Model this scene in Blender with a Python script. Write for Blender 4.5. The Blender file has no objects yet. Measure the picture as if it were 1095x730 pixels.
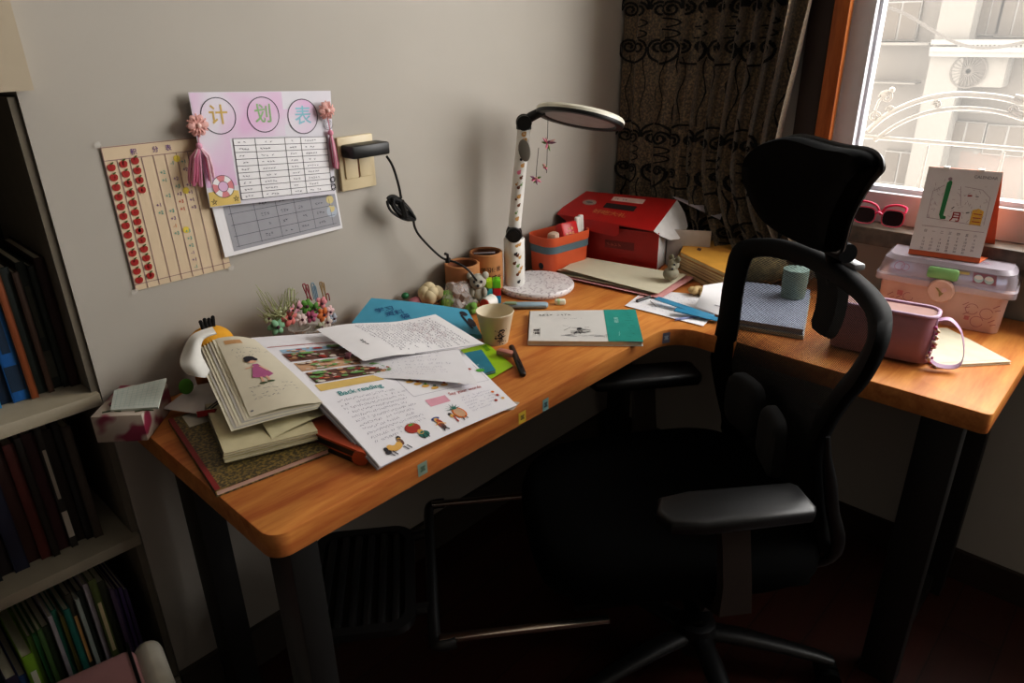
import bpy, bmesh, math, random
from mathutils import Vector, Matrix
rnd = random.Random(7)
PI = math.pi
sc = bpy.context.scene
COL = sc.collection

# ------------------------------------------------------------------ camera
IW, IH, FPX = 1095.0, 730.0, 759.3
YAW, PITCH, ROLL = .75921, .41643, -.016467
CAM = Vector((0, 0, 1.39))
_f = Vector((math.cos(YAW)*math.cos(PITCH), math.sin(YAW)*math.cos(PITCH), -math.sin(PITCH)))
_r = _f.cross(Vector((0, 0, 1))).normalized()
_u = _r.cross(_f)
_R = _r*math.cos(ROLL) + _u*math.sin(ROLL)
_U = -_r*math.sin(ROLL) + _u*math.cos(ROLL)
cd = bpy.data.cameras.new('camera')
cam = bpy.data.objects.new('camera', cd)
COL.objects.link(cam)
cam.matrix_world = Matrix(((_R.x, _U.x, -_f.x, CAM.x), (_R.y, _U.y, -_f.y, CAM.y), (_R.z, _U.z, -_f.z, CAM.z), (0, 0, 0, 1)))
cd.sensor_fit = 'HORIZONTAL'
cd.sensor_width = 36
cd.lens = 36*FPX/IW
cd.clip_start = .02
sc.camera = cam

# real-world positions are read off surveyed surfaces: desk plane, wall planes
YA, XB, ZD = 1.32, 1.92, .75
def ray(u, v):
    return _R*(u-IW/2) + _U*(-(v-IH/2)) + _f*FPX
def D(u, v, z=ZD):
    d = ray(u, v); return CAM + d*((z-CAM.z)/d.z)
def WA(u, v, off=0):
    d = ray(u, v); return CAM + d*((YA-off)/d.y)
def WX(u, v, x):
    d = ray(u, v); return CAM + d*(x/d.x)

# ------------------------------------------------------------------ materials
def lin(c):
    if isinstance(c, str):
        c = [int(c[i:i+2], 16)/255 for i in (0, 2, 4)]
    return tuple(((x/12.92) if x <= .04045 else ((x+.055)/1.055)**2.4) for x in c)
MATS = {}
def mat(name, col, rough=.6, metal=0, alpha=1, trans=0, spec=.5, var=.08, scale=30, emit=0, coat=0, sheen=0, bump=0, stretch=None):
    if name in MATS: return MATS[name]
    m = bpy.data.materials.new(name); m.use_nodes = True
    nt = m.node_tree; b = nt.nodes['Principled BSDF']
    c = lin(col)
    tc = nt.nodes.new('ShaderNodeTexCoord')
    nz = nt.nodes.new('ShaderNodeTexNoise'); nz.inputs['Scale'].default_value = scale; nz.inputs['Detail'].default_value = 3
    if stretch:
        mp = nt.nodes.new('ShaderNodeMapping'); mp.inputs['Scale'].default_value = stretch
        nt.links.new(tc.outputs['Object'], mp.inputs[0]); nt.links.new(mp.outputs[0], nz.inputs['Vector'])
    else:
        nt.links.new(tc.outputs['Object'], nz.inputs['Vector'])
    rp = nt.nodes.new('ShaderNodeValToRGB')
    rp.color_ramp.elements[0].position = .3; rp.color_ramp.elements[1].position = .7
    rp.color_ramp.elements[0].color = (*[x*(1-var) for x in c], 1)
    rp.color_ramp.elements[1].color = (*[min(1, x*(1+var)) for x in c], 1)
    nt.links.new(nz.outputs['Fac'], rp.inputs[0]); nt.links.new(rp.outputs[0], b.inputs['Base Color'])
    b.inputs['Roughness'].default_value = rough; b.inputs['Metallic'].default_value = metal
    b.inputs['Alpha'].default_value = alpha; b.inputs['Transmission Weight'].default_value = trans
    b.inputs['Specular IOR Level'].default_value = spec; b.inputs['Coat Weight'].default_value = coat
    b.inputs['Sheen Weight'].default_value = sheen
    if emit:
        nt.links.new(rp.outputs[0], b.inputs['Emission Color']); b.inputs['Emission Strength'].default_value = emit
    if bump:
        bp = nt.nodes.new('ShaderNodeBump'); bp.inputs['Strength'].default_value = bump; bp.inputs['Distance'].default_value = .002
        nt.links.new(nz.outputs['Fac'], bp.inputs['Height']); nt.links.new(bp.outputs[0], b.inputs['Normal'])
    MATS[name] = m
    return m

def wood_mat(name, ca, cb, rough, axis, coat=0):
    m = bpy.data.materials.new(name); m.use_nodes = True
    nt = m.node_tree; b = nt.nodes['Principled BSDF']
    tc = nt.nodes.new('ShaderNodeTexCoord'); mp = nt.nodes.new('ShaderNodeMapping')
    mp.inputs['Scale'].default_value = axis
    n1 = nt.nodes.new('ShaderNodeTexNoise'); n1.inputs['Scale'].default_value = 3; n1.inputs['Detail'].default_value = 8; n1.inputs['Distortion'].default_value = .6
    n2 = nt.nodes.new('ShaderNodeTexNoise'); n2.inputs['Scale'].default_value = 18; n2.inputs['Detail'].default_value = 4
    mx = nt.nodes.new('ShaderNodeMath'); mx.operation = 'MULTIPLY_ADD'; mx.inputs[1].default_value = .35
    rp = nt.nodes.new('ShaderNodeValToRGB'); rp.color_ramp.elements[0].position = .48; rp.color_ramp.elements[1].position = .86
    rp.color_ramp.elements[0].color = (*lin(ca), 1); rp.color_ramp.elements[1].color = (*lin(cb), 1)
    nt.links.new(tc.outputs['Object'], mp.inputs[0]); nt.links.new(mp.outputs[0], n1.inputs['Vector']); nt.links.new(mp.outputs[0], n2.inputs['Vector'])
    nt.links.new(n2.outputs['Fac'], mx.inputs[0]); nt.links.new(n1.outputs['Fac'], mx.inputs[2])
    nt.links.new(mx.outputs[0], rp.inputs[0]); nt.links.new(rp.outputs[0], b.inputs['Base Color'])
    b.inputs['Specular IOR Level'].default_value = .2; b.inputs['Roughness'].default_value = rough; b.inputs['Coat Weight'].default_value = coat; b.inputs['Coat Roughness'].default_value = .25
    MATS[name] = m
    return m

# ------------------------------------------------------------------ geometry collector
class G:
    def __init__(s):
        s.v = []; s.f = []; s.m = []; s.M = None
    def add(s, vs, fs, m=0):
        o = len(s.v)
        if s.M is not None: vs = [s.M @ Vector(p) for p in vs]
        s.v += [tuple(p) for p in vs]
        s.f += [tuple(i+o for i in f) for f in fs]
        s.m += [m]*len(fs)
        return s
    def poly(s, pts, m=0):
        return s.add(pts, [tuple(range(len(pts)))], m)
    def box(s, c, d, m=0, rz=0, R=None, bev=0, seg=2):
        bm = bmesh.new(); bmesh.ops.create_cube(bm, size=1)
        for v in bm.verts: v.co = Vector((v.co.x*d[0], v.co.y*d[1], v.co.z*d[2]))
        if bev: bmesh.ops.bevel(bm, geom=bm.edges[:], offset=min(bev, .49*min(d)), segments=seg, profile=.5, affect='EDGES')
        X = Matrix.Translation(Vector(c)) @ (R.to_4x4() if R is not None else Matrix.Rotation(rz, 4, 'Z'))
        s.bm(bm, m, X); return s
    def bm(s, bm, m=0, X=Matrix()):
        bm.verts.index_update()
        s.add([X @ v.co for v in bm.verts], [[v.index for v in f.verts] for f in bm.faces], m); bm.free()
    def prism(s, pts, z0, z1, m=0, bev=0, mside=None):
        """outline (x,y) list extruded from z0 to z1"""
        n = len(pts); a = 0
        for i in range(n): a += pts[i][0]*pts[(i+1) % n][1]-pts[(i+1) % n][0]*pts[i][1]
        if a < 0: pts = pts[::-1]
        if bev:
            bm = bmesh.new(); vs = [bm.verts.new((p[0], p[1], z0)) for p in pts]; f = bm.faces.new(vs)
            r = bmesh.ops.extrude_face_region(bm, geom=[f])
            for v in r['geom']:
                if isinstance(v, bmesh.types.BMVert): v.co.z = z1
            bm.faces.ensure_lookup_table()
            bmesh.ops.recalc_face_normals(bm, faces=bm.faces[:])
            ed = [e for e in bm.edges if abs(e.verts[0].co.z-e.verts[1].co.z) < 1e-7]
            bmesh.ops.bevel(bm, geom=ed, offset=bev, segments=2, profile=.5, affect='EDGES')
            s.bm(bm, m); return s
        vs = [(p[0], p[1], z0) for p in pts]+[(p[0], p[1], z1) for p in pts]
        s.add(vs, [tuple(range(n))[::-1], tuple(range(n, 2*n))], m)
        o = len(s.v)-2*n
        for i in range(n):
            j = (i+1) % n; s.f.append((o+i, o+j, o+n+j, o+n+i)); s.m.append(m if mside is None else mside)
        return s
    def tube(s, path, r, m=0, seg=8, caps=True, flat=1.0, up=None):
        path = [Vector(p) for p in path]; n = len(path)
        rr = r if isinstance(r, (list, tuple)) else [r]*n
        vs = []; fs = []; prev = None
        for i, p in enumerate(path):
            t = (path[min(i+1, n-1)]-path[max(i-1, 0)]).normalized()
            if prev is None:
                a = Vector(up) if up is not None else (Vector((0, 0, 1)) if abs(t.z) < .9 else Vector((1, 0, 0)))
            else: a = prev
            a = (a-t*a.dot(t)).normalized(); b = t.cross(a); prev = a
            for k in range(seg):
                q = 2*PI*k/seg
                vs.append(p+(a*math.cos(q)*flat+b*math.sin(q))*rr[i])
        for i in range(n-1):
            for k in range(seg):
                k2 = (k+1) % seg
                fs.append((i*seg+k, i*seg+k2, (i+1)*seg+k2, (i+1)*seg+k))
        if caps: fs += [tuple(range(seg))[::-1], tuple(range((n-1)*seg, n*seg))]
        return s.add(vs, fs, m)
    def lathe(s, prof, c=(0, 0, 0), m=0, seg=24, X=None, mats=None):
        c = Vector(c); n = len(prof); vs = []
        for r, z in prof:
            for k in range(seg):
                q = 2*PI*k/seg; p = Vector((max(r, 1e-5)*math.cos(q), max(r, 1e-5)*math.sin(q), z))
                vs.append((X @ p if X is not None else p)+c)
        o = len(s.v)
        fs = []; ms = []
        for i in range(n-1):
            for k in range(seg):
                k2 = (k+1) % seg; fs.append((i*seg+k, i*seg+k2, (i+1)*seg+k2, (i+1)*seg+k)); ms.append(mats[i] if mats else m)
        s.add(vs, fs, m); s.m[-len(fs):] = ms
        return s
    def cyl(s, p0, p1, r, m=0, seg=20, r1=None):
        return s.tube([p0, p1], [r, r if r1 is None else r1], m, seg)
    def ball(s, c, r, m=0, seg=14, rings=9, X=None):
        r = r if isinstance(r, (tuple, list)) else (r, r, r); vs = []; fs = []
        for i in range(rings+1):
            th = PI*i/rings
            for k in range(seg):
                q = 2*PI*k/seg
                p = Vector((r[0]*math.sin(th)*math.cos(q), r[1]*math.sin(th)*math.sin(q), r[2]*math.cos(th)))
                vs.append((X @ p if X is not None else p)+Vector(c))
        for i in range(rings):
            for k in range(seg):
                k2 = (k+1) % seg; fs.append((i*seg+k, (i+1)*seg+k, (i+1)*seg+k2, i*seg+k2))
        return s.add(vs, fs, m)
    def grid(s, fn, nu, nv, m=0):
        vs = [fn(i/nu, j/nv) for j in range(nv+1) for i in range(nu+1)]
        fs = [(j*(nu+1)+i, (j+1)*(nu+1)+i, (j+1)*(nu+1)+i+1, j*(nu+1)+i+1) for j in range(nv) for i in range(nu)]
        return s.add(vs, fs, m)
    def build(s, name, mats, parent=None, smooth=35, local=False, org=None):
        if not isinstance(mats, (list, tuple)): mats = [mats]
        vs = [Vector(p) for p in s.v]
        if parent is not None:
            if not local:
                X = WM[parent.name].inverted(); vs = [X @ p for p in vs]
            loc = None
        else:
            if org is None:
                zz = min(p.z for p in vs)
                org = Vector(((min(p.x for p in vs)+max(p.x for p in vs))/2, (min(p.y for p in vs)+max(p.y for p in vs))/2, zz))
            org = Vector(org); vs = [p-org for p in vs]; loc = org
        me = bpy.data.meshes.new(name)
        me.from_pydata([tuple(p) for p in vs], [], s.f)
        for mm in mats: me.materials.append(mm)
        me.polygons.foreach_set('material_index', s.m)
        if smooth:
            me.polygons.foreach_set('use_smooth', [True]*len(me.polygons))
            me.update(); me.set_sharp_from_angle(angle=math.radians(smooth))
        me.update()
        o = bpy.data.objects.new(name, me); COL.objects.link(o)
        if parent is not None:
            o.parent = parent; WM[o.name] = WM[parent.name].copy()
        else:
            o.location = loc; WM[o.name] = Matrix.Translation(loc)
        return o
WM = {}
def thing(name, label, cat, loc=(0, 0, 0), rz=0, group=None):
    o = bpy.data.objects.new(name, None); COL.objects.link(o)
    o.empty_display_size = .05
    o.location = Vector(loc); o.rotation_euler = (0, 0, rz)
    WM[o.name] = Matrix.Translation(Vector(loc)) @ Matrix.Rotation(rz, 4, 'Z')
    o['label'] = label; o['category'] = cat
    if group: o['group'] = group
    return o
def tag(o, label, cat, group=None):
    o['label'] = label; o['category'] = cat
    if group: o['group'] = group
    return o
def struct(o):
    o['kind'] = 'structure'; return o

# ------------------------------------------------------------------ sheets and ink
class Sheet:
    """a paper surface spanned by four 3-D corners (top-left, top-right, bottom-right, bottom-left)"""
    def __init__(s, tl, tr, br, bl, bump=None):
        s.c = [Vector(p) for p in (tl, tr, br, bl)]; s.b = bump
        s.w = ((s.c[1]-s.c[0]).length+(s.c[2]-s.c[3]).length)/2
        s.h = ((s.c[3]-s.c[0]).length+(s.c[2]-s.c[1]).length)/2
        s.n0 = (s.c[3]-s.c[0]).cross(s.c[1]-s.c[0]).normalized()
    def pos(s, u, v):
        a, b, c, d = s.c
        p = (a*(1-u)+b*u)*(1-v)+(d*(1-u)+c*u)*v
        if s.b: p = p+s.n0*s.b(u, v)
        return p
    def inv(s, p):
        u = v = .5
        for _ in range(12):
            a, b, c, d = s.c; q = (a*(1-u)+b*u)*(1-v)+(d*(1-u)+c*u)*v
            du = (b-a)*(1-v)+(c-d)*v; dv = (d-a)*(1-u)+(c-b)*u; r = p-q
            A, B, Cc = du.dot(du), du.dot(dv), dv.dot(dv); e, f = du.dot(r), dv.dot(r); det = A*Cc-B*B
            u += (e*Cc-f*B)/det; v += (A*f-B*e)/det
        return u, v
    def nrm(s, u, v):
        e = .01
        n = (s.pos(u, v+e)-s.pos(u, v-e)).cross(s.pos(u+e, v)-s.pos(u-e, v))
        return n.normalized()
    def at(s, u, v, lift=.0006):
        return s.pos(u, v)+s.nrm(u, v)*lift
    def paper(s, g, m=0, nu=8, nv=8):
        # winding so that the printed side is the face normal
        g.grid(lambda a, b: s.pos(a, b), nu, nv, m)
    def ink(s, g, poly, m, lift=.0006):
        g.add([s.at(u, v, lift) for u, v in poly], [tuple(range(len(poly)))], m)
    def rect(s, g, u0, v0, u1, v1, m, lift=.0006, n=1):
        for i in range(n):
            for j in range(n):
                a, b = u0+(u1-u0)*i/n, u0+(u1-u0)*(i+1)/n; c, d = v0+(v1-v0)*j/n, v0+(v1-v0)*(j+1)/n
                s.ink(g, [(a, c), (a, d), (b, d), (b, c)], m, lift)
    def line(s, g, u0, v0, u1, v1, w, m, lift=.0007, n=1):
        """w in metres"""
        for i in range(n):
            a0, b0 = u0+(u1-u0)*i/n, v0+(v1-v0)*i/n; a1, b1 = u0+(u1-u0)*(i+1)/n, v0+(v1-v0)*(i+1)/n
            dx, dy = (a1-a0)*s.w, (b1-b0)*s.h; L = math.hypot(dx, dy) or 1
            ox, oy = -dy/L*w/2/s.w, dx/L*w/2/s.h
            s.ink(g, [(a0+ox, b0+oy), (a1+ox, b1+oy), (a1-ox, b1-oy), (a0-ox, b0-oy)], m, lift)
    def disc(s, g, u, v, r, m, lift=.0007, seg=14, sx=1, sy=1, rot=0):
        P = []
        for k in range(seg):
            q = 2*PI*k/seg; x, y = r*sx*math.cos(q), r*sy*math.sin(q)
            P.append((u+(x*math.cos(rot)-y*math.sin(rot))/s.w, v+(x*math.sin(rot)+y*math.cos(rot))/s.h))
        s.ink(g, P[::-1], m, lift)
    def ring(s, g, u, v, r, w, m, lift=.0008, seg=28, sx=1, sy=1, a0=0, a1=2*PI):
        for k in range(seg):
            q0, q1 = a0+(a1-a0)*k/seg, a0+(a1-a0)*(k+1)/seg
            s.ink(g, [(u+(r+e)*sx*math.cos(q)/s.w, v+(r+e)*sy*math.sin(q)/s.h) for q, e in ((q0, -w/2), (q1, -w/2), (q1, w/2), (q0, w/2))], m, lift)
    def text(s, g, body, u, v, size, m, lift=.0008, align='CENTER', rot=0, sx=1):
        """u,v = centre of the line; size in metres"""
        vs, fs = glyphs(body, align)
        P = []
        for x, y in vs:
            X, Y = x*size*sx, -y*size+size*.36
            P.append(s.at(u+(X*math.cos(rot)-Y*math.sin(rot))/s.w, v+(X*math.sin(rot)+Y*math.cos(rot))/s.h, lift))
        g.add(P, fs, m)
    def scribble(s, g, u0, v0, u1, v1, rows, m, cw=.004, th=.0007, rg=rnd, fill=.85, dense=2):
        """rows of small handwriting strokes"""
        rh = (v1-v0)/rows
        for r in range(rows):
            v = v0+rh*(r+.5); u = u0; end = u0+(u1-u0)*(1 if r < rows-1 else .6)*(.8+.2*rg.random())
            while u < end:
                if rg.random() < fill:
                    for k in range(dense):
                        a = rg.uniform(-.5, .5)*rh*.6; b = rg.uniform(-.5, .5)*rh*.6
                        s.line(g, u+rg.uniform(0, .3)*cw/s.w, v+a, u+rg.uniform(.5, .95)*cw/s.w, v+b, th, m)
                u += cw/s.w
_GC = {}
def glyphs(body, align='CENTER'):
    key = (body, align)
    if key not in _GC:
        cu = bpy.data.curves.new('lettering', 'FONT'); cu.body = body; cu.align_x = align; cu.resolution_u = 3; cu.offset = .01
        o = bpy.data.objects.new('lettering', cu); COL.objects.link(o)
        me = o.to_mesh()
        _GC[key] = ([(v.co.x, v.co.y) for v in me.vertices], [tuple(p.vertices) for p in me.polygons])
        o.to_mesh_clear(); bpy.data.objects.remove(o); bpy.data.curves.remove(cu)
    return _GC[key]

def smooth_path(P, n=6, closed=False):
    P = [Vector(p) for p in P]; out = []; N = len(P)
    rng = range(N if closed else N-1)
    for i in rng:
        if closed: a, b, c, d = P[i-1], P[i], P[(i+1) % N], P[(i+2) % N]
        else: a, b, c, d = P[max(i-1, 0)], P[i], P[i+1], P[min(i+2, N-1)]
        for k in range(n):
            t = k/n
            out.append(.5*((2*b)+(-a+c)*t+(2*a-5*b+4*c-d)*t*t+(-a+3*b-3*c+d)*t**3))
    if not closed: out.append(P[-1])
    return out
# ------------------------------------------------------------------ shared materials
WALLM = mat('wall_paint', 'afa9a0', .85, var=.02, scale=6)
WHITE = mat('white_paper', 'eceaec', .7, var=.02)
CREAM = mat('cream_paper', 'dcd6c0', .75, var=.03)
INK = mat('dark_ink', '2a2830', .6)
GREYINK = mat('grey_ink', '77767e', .7)
BLUEINK = mat('blue_ink', '4b55a0', .6)
BLACKP = mat('black_plastic', '121212', .42, var=.1)
BLACKM = mat('black_metal', '0d0c0a', .5, var=.1)
CHROME = mat('chrome', 'b8aea4', .25, metal=1, var=.03)
PINK = mat('pink', 'e88aa2', .6); RED = mat('red', 'b8201c', .5); YEL = mat('yellow', 'e8c040', .6); GRN = mat('green', '4aa03a', .6)
BLU = mat('sky_blue', '4aa8c8', .6); ORG = mat('orange', 'd8702a', .55); BRN = mat('brown', '6a3f28', .7); WHT = mat('white_plastic', 'e6e4de', .4)
LPINK = mat('pale_pink', 'ecc3cf', .7); SALMON = mat('salmon', 'e59a90', .6)
DESKW = wood_mat('honey_wood', 'ae6634', 'd08e4e', .48, (1.2, 9, 9), coat=0)

# ------------------------------------------------------------------ room shell
XL, YB, ZC = -2.2, -2.4, 2.7
RX = .314                                        # right edge of the recess holding the shelves
def wall(name, boxes, m):
    g = G()
    for lo, hi in boxes:
        g.box([(a+b)/2 for a, b in zip(lo, hi)], [b-a for a, b in zip(lo, hi)])
    return struct(g.build(name, m, smooth=0))
wall('wall_back', [((RX, YA, 0), (XB+.2, YA+.5, ZC)), ((XL, YA+.34, 0), (RX, YA+.5, ZC))], WALLM)
wall('beam_over_shelves', [((XL, 1.283, 1.315), (.329, YA+.34, ZC))], mat('beam_paint', 'b5a893', .85, var=.03, scale=5))
WY0, WY1, WZ0, WZ1 = -1.5, .683, .89, 2.3         # window opening, unseen side widened to let in more light
wall('wall_right', [((XB, WY1, 0), (XB+.2, YA, ZC)), ((XB, YB, 0), (XB+.2, WY0, ZC)), ((XB, WY0, 0), (XB+.2, WY1, WZ0)), ((XB, WY0, WZ1), (XB+.2, WY1, ZC))], WALLM)
DARKW = mat('bounce_wall_paint', 'a69f95', .9, var=.03, scale=5)  # tone of the unseen walls set for the fill light they bounce
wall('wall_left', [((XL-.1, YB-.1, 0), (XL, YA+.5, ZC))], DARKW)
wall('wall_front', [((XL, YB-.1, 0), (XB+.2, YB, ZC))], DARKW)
wall('ceiling', [((XL-.1, YB-.1, ZC), (XB+.2, YA+.5, ZC+.1))], mat('ceiling_paint', 'd8d4cc', .9, var=.02))

fm = bpy.data.materials.new('dark_wood_floor'); fm.use_nodes = True
nt = fm.node_tree; b = nt.nodes['Principled BSDF']
tc = nt.nodes.new('ShaderNodeTexCoord'); bk = nt.nodes.new('ShaderNodeTexBrick')
bk.inputs['Scale'].default_value = 1; bk.inputs['Brick Width'].default_value = .9; bk.inputs['Row Height'].default_value = .12; bk.inputs['Mortar Size'].default_value = .002
bk.inputs['Color1'].default_value = (*lin('351610'), 1); bk.inputs['Color2'].default_value = (*lin('411c12'), 1); bk.inputs['Mortar'].default_value = (*lin('180a06'), 1)
nz = nt.nodes.new('ShaderNodeTexNoise'); nz.inputs['Scale'].default_value = 25
mp = nt.nodes.new('ShaderNodeMapping'); mp.inputs['Scale'].default_value = (.2, 3, 1)
mx = nt.nodes.new('ShaderNodeMix'); mx.data_type = 'RGBA'; mx.blend_type = 'MULTIPLY'; mx.inputs[0].default_value = .5
nt.links.new(tc.outputs['Object'], bk.inputs['Vector']); nt.links.new(tc.outputs['Object'], mp.inputs[0]); nt.links.new(mp.outputs[0], nz.inputs['Vector'])
nt.links.new(bk.outputs['Color'], mx.inputs[6]); nt.links.new(nz.outputs['Color'], mx.inputs[7]); nt.links.new(mx.outputs[2], b.inputs['Base Color'])
b.inputs['Roughness'].default_value = .38
wall('floor', [((XL-.1, YB-.1, -.1), (XB+.2, YA+.5, 0))], fm)
SKIRT = mat('dark_skirting', '2a1c14', .5)
BBW = mat('wall_skirting', '6f685f', .6)
wall('baseboard_back', [((RX, YA-.014, 0), (XB, YA, .11))], mat('grey_skirting', '3c352f', .6))
wall('baseboard_right', [((XB-.014, YB, 0), (XB, YA, .09))], SKIRT)

# window: wooden casing strip, pale frame, glass, sill
WOODC = wood_mat('orange_casing_wood', '8a4a20', 'b06a34', .4, (9, 9, 1.2))
DSTRIP = mat('dark_strip', '2a1a12', .6)
g = G(); g.box((XB-.012, .702, 1.62), (.024, .039, 1.41), bev=.004)
struct(g.build('trim_1', WOODC))
g = G(); g.box((XB-.008, .752, 1.62), (.016, .058, 1.41), bev=.003)
struct(g.build('trim_2', DSTRIP))  # dark brown strip between the curtain and the orange casing
PVC = mat('window_frame_white', 'c2c2c8', .45, var=.02)
FX = XB+.03
g = G()
g.box((FX, .658, 1.6), (.05, .05, 1.4)); g.box((FX, (WY0+WY1)/2, .96), (.05, WY1-WY0, .075)); g.box((FX, (WY0+WY1)/2, WZ1-.03), (.05, WY1-WY0, .06)); g.box((FX, WY0+.03, 1.6), (.05, .06, 1.4))
g.box((FX+.012, .632, 1.6), (.03, .014, 1.3)); g.box((FX+.012, (WY0+WY1)/2, 1.003), (.03, WY1-WY0, .012))
g.box((FX+.03, -.2, 1.6), (.03, .05, 1.4))
wf = struct(g.build('window_1', PVC, smooth=0))
GL = bpy.data.materials.new('glare_haze_glass'); GL.use_nodes = True
nt = GL.node_tree; b = nt.nodes['Principled BSDF']; o = nt.nodes['Material Output']
tr = nt.nodes.new('ShaderNodeBsdfTransparent'); tr.inputs[0].default_value = (.97, .96, .95, 1); gs = nt.nodes.new('ShaderNodeBsdfGlossy'); gs.inputs['Roughness'].default_value = .05
df = nt.nodes.new('ShaderNodeBsdfTranslucent'); df.inputs[0].default_value = (.95, .92, .88, 1)  # translucent veil imitates the washed-out glare of the overexposed view
nz = nt.nodes.new('ShaderNodeTexNoise'); nz.inputs['Scale'].default_value = 4
mr = nt.nodes.new('ShaderNodeMapRange'); mr.inputs['To Min'].default_value = .03; mr.inputs['To Max'].default_value = .06
m1 = nt.nodes.new('ShaderNodeMixShader'); m2 = nt.nodes.new('ShaderNodeMixShader'); m2.inputs[0].default_value = .04
nt.links.new(nz.outputs['Fac'], mr.inputs['Value']); nt.links.new(mr.outputs[0], m1.inputs[0])
nt.links.new(tr.outputs[0], m1.inputs[1]); nt.links.new(df.outputs[0], m1.inputs[2]); nt.links.new(m1.outputs[0], m2.inputs[1]); nt.links.new(gs.outputs[0], m2.inputs[2]); nt.links.new(m2.outputs[0], o.inputs[0])
g = G(); g.poly([(FX+.01, WY0, .99), (FX+.01, WY1, .99), (FX+.01, WY1, WZ1), (FX+.01, WY0, WZ1)])
pn = g.build('window_pane', GL, wf, smooth=0)
SILL = mat('stone_sill', '5c4f44', .5, var=.45, scale=35)
g = G(); g.box((1.935, (WY0+.72)/2, .902), (.16, .72-WY0, .045), bev=.006)
struct(g.build('window_sill', SILL))

# ------------------------------------------------------------------ outside
XF = 12.0
EXW = mat('facade_render', '3a342d', .9, var=.08, scale=.7); EXL = mat('facade_pale', '423d36', .9, var=.05); EXD = mat('facade_glass', '2e271f', .6, var=.15, scale=1, spec=.2)
EXM = mat('facade_metal', '443f38', .6); EXG = mat('outdoor_dark', '2c261f', .9)  # last one: dark tone of the fan grille and overhead cable
bd = thing('apartment_building', 'pale hazy apartment building seen outside through the window', 'building', (XF, 2, -4))
def fq(g, pts, dx, m):                         # quad on the facade, thickness toward the street
    P = [WX(u, v, XF) for u, v in pts]
    x = XF-dx
    Q = [Vector((x, p.y, p.z)) for p in P]; B = [Vector((XF+.05, p.y, p.z)) for p in P]
    n = len(P); g.add(Q+B, [tuple(range(n))]+[(i, (i+1) % n, n+(i+1) % n, n+i) for i in range(n)], m)
def fbox(u0, v0, u1, v1):                        # upright rectangle on the facade from two corner readings
    a, c = WX(u0, v0, XF), WX(u1, v1, XF)
    return a.y, a.z, c.y, c.z
def fpan(name, u0, v0, u1, v1, d, m, depth=None):
    y0, z0, y1, z1 = fbox(u0, v0, u1, v1); g = G()
    g.box((XF-d/2, (y0+y1)/2, (z0+z1)/2), (d, abs(y1-y0), abs(z1-z0)), bev=.01)
    return g.build(name, m, bd)
g = G(); g.box((XF+.3, 0, -.7), (.6, 16, 6.6)); g.build('wall', EXW, bd)  # top kept low so more sky light reaches the room
y0, z0, y1, z1 = fbox(1004, 60, 1030, 100)
g = G(); g.box((XF-.2, (y0+y1)/2, -.7), (.4, abs(y1-y0), 6.6)); g.build('pillar', EXL, bd)
for (u0, v0, u1, v1) in ((947, 2, 980, 44), (1052, -8, 1068, 38), (1074, -8, 1100, 40), (1016, 128, 1050, 158), (1058, 132, 1095, 168), (948, 160, 975, 198)):
    w = fpan('window', u0, v0, u1, v1, .06, EXM)
    y0, z0, y1, z1 = fbox(u0, v0, u1, v1); g = G()
    n = 2 if u1-u0 < 40 else 3
    for i in range(n):
        a = y0+(y1-y0)*(i+.06)/n; c = y0+(y1-y0)*(i+.94)/n
        g.box((XF-.065, (a+c)/2, (z0+z1)/2), (.02, abs(c-a), abs(z1-z0)*.92))
    q = g.build('pane', EXD, bd); q.parent = w
for i in range(5):                               # the facade carries on past the photograph's edge
    for z in (-2.6, .35):
        yc = .2-1.75*i; g = G(); g.box((XF-.03, yc, z), (.06, 1.1, 1.3), bev=.01); w = g.build('window', EXM, bd)
        g = G()
        for k in range(3): g.box((XF-.065, yc-.36+.36*k, z), (.02, .33, 1.2))
        q = g.build('pane', EXD, bd); q.parent = w
for (u0, v0, u1, v1) in ((941, 45, 1000, 48), (1010, 116, 1095, 121), (935, 86, 985, 89)):
    fpan('ledge', u0, v0, u1, v1, .3, EXL)
y0, z0, y1, z1 = fbox(1028, 44, 1100, 52); g = G()
g.box((XF-.5, (y0+y1)/2, z1), (.06, abs(y1-y0)*1.6, .06)); g.box((XF-.5, (y0+y1)/2, z0), (.06, abs(y1-y0)*1.6, .06)); g.box((XF-.25, (y0+y1)/2, z1-.05), (.5, abs(y1-y0)*1.6, .08))
for i in range(26):
    g.box((XF-.5, y0-.5+(y1-y0-.4)*i/25+.4, (z0+z1)/2), (.03, .03, abs(z1-z0)))
g.build('balcony_railing', EXM, bd)
y0, z0, y1, z1 = fbox(1031, 58, 1078, 92)
ac = thing('air_conditioner', 'white outdoor air conditioner unit hung on the facade outside', 'air conditioner', (XF-.2, (y0+y1)/2, z1))
g = G(); g.box((XF-.2, (y0+y1)/2, (z0+z1)/2), (.36, abs(y1-y0), abs(z1-z0)), bev=.02); g.build('casing', EXL, ac)
g = G(); X = Matrix.Rotation(PI/2, 3, 'Y')
cy, cz = y0+(y1-y0)*.3, (z0+z1)/2
g.lathe([(.0, .0), (.20, .0), (.2, -.02), (.22, -.02)], (XF-.39, cy, cz), X=X)
for i in range(12):
    q = PI*i/12; g.box((XF-.4, cy, cz), (.01, .42, .012), R=Matrix.Rotation(q, 3, 'X'))
g.build('fan_grille', EXG, ac)
g = G(); a, c = WX(990, 28, XF-1.5), WX(1100, 44, XF-1.5)
g.tube([a+(c-a)*t+Vector((0, 0, -.15*math.sin(PI*t))) for t in [i/12 for i in range(-6, 19)]], .018)
tag(g.build('overhead_cable', EXG), 'thin overhead cable crossing in front of the pale building', 'cable')

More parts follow.
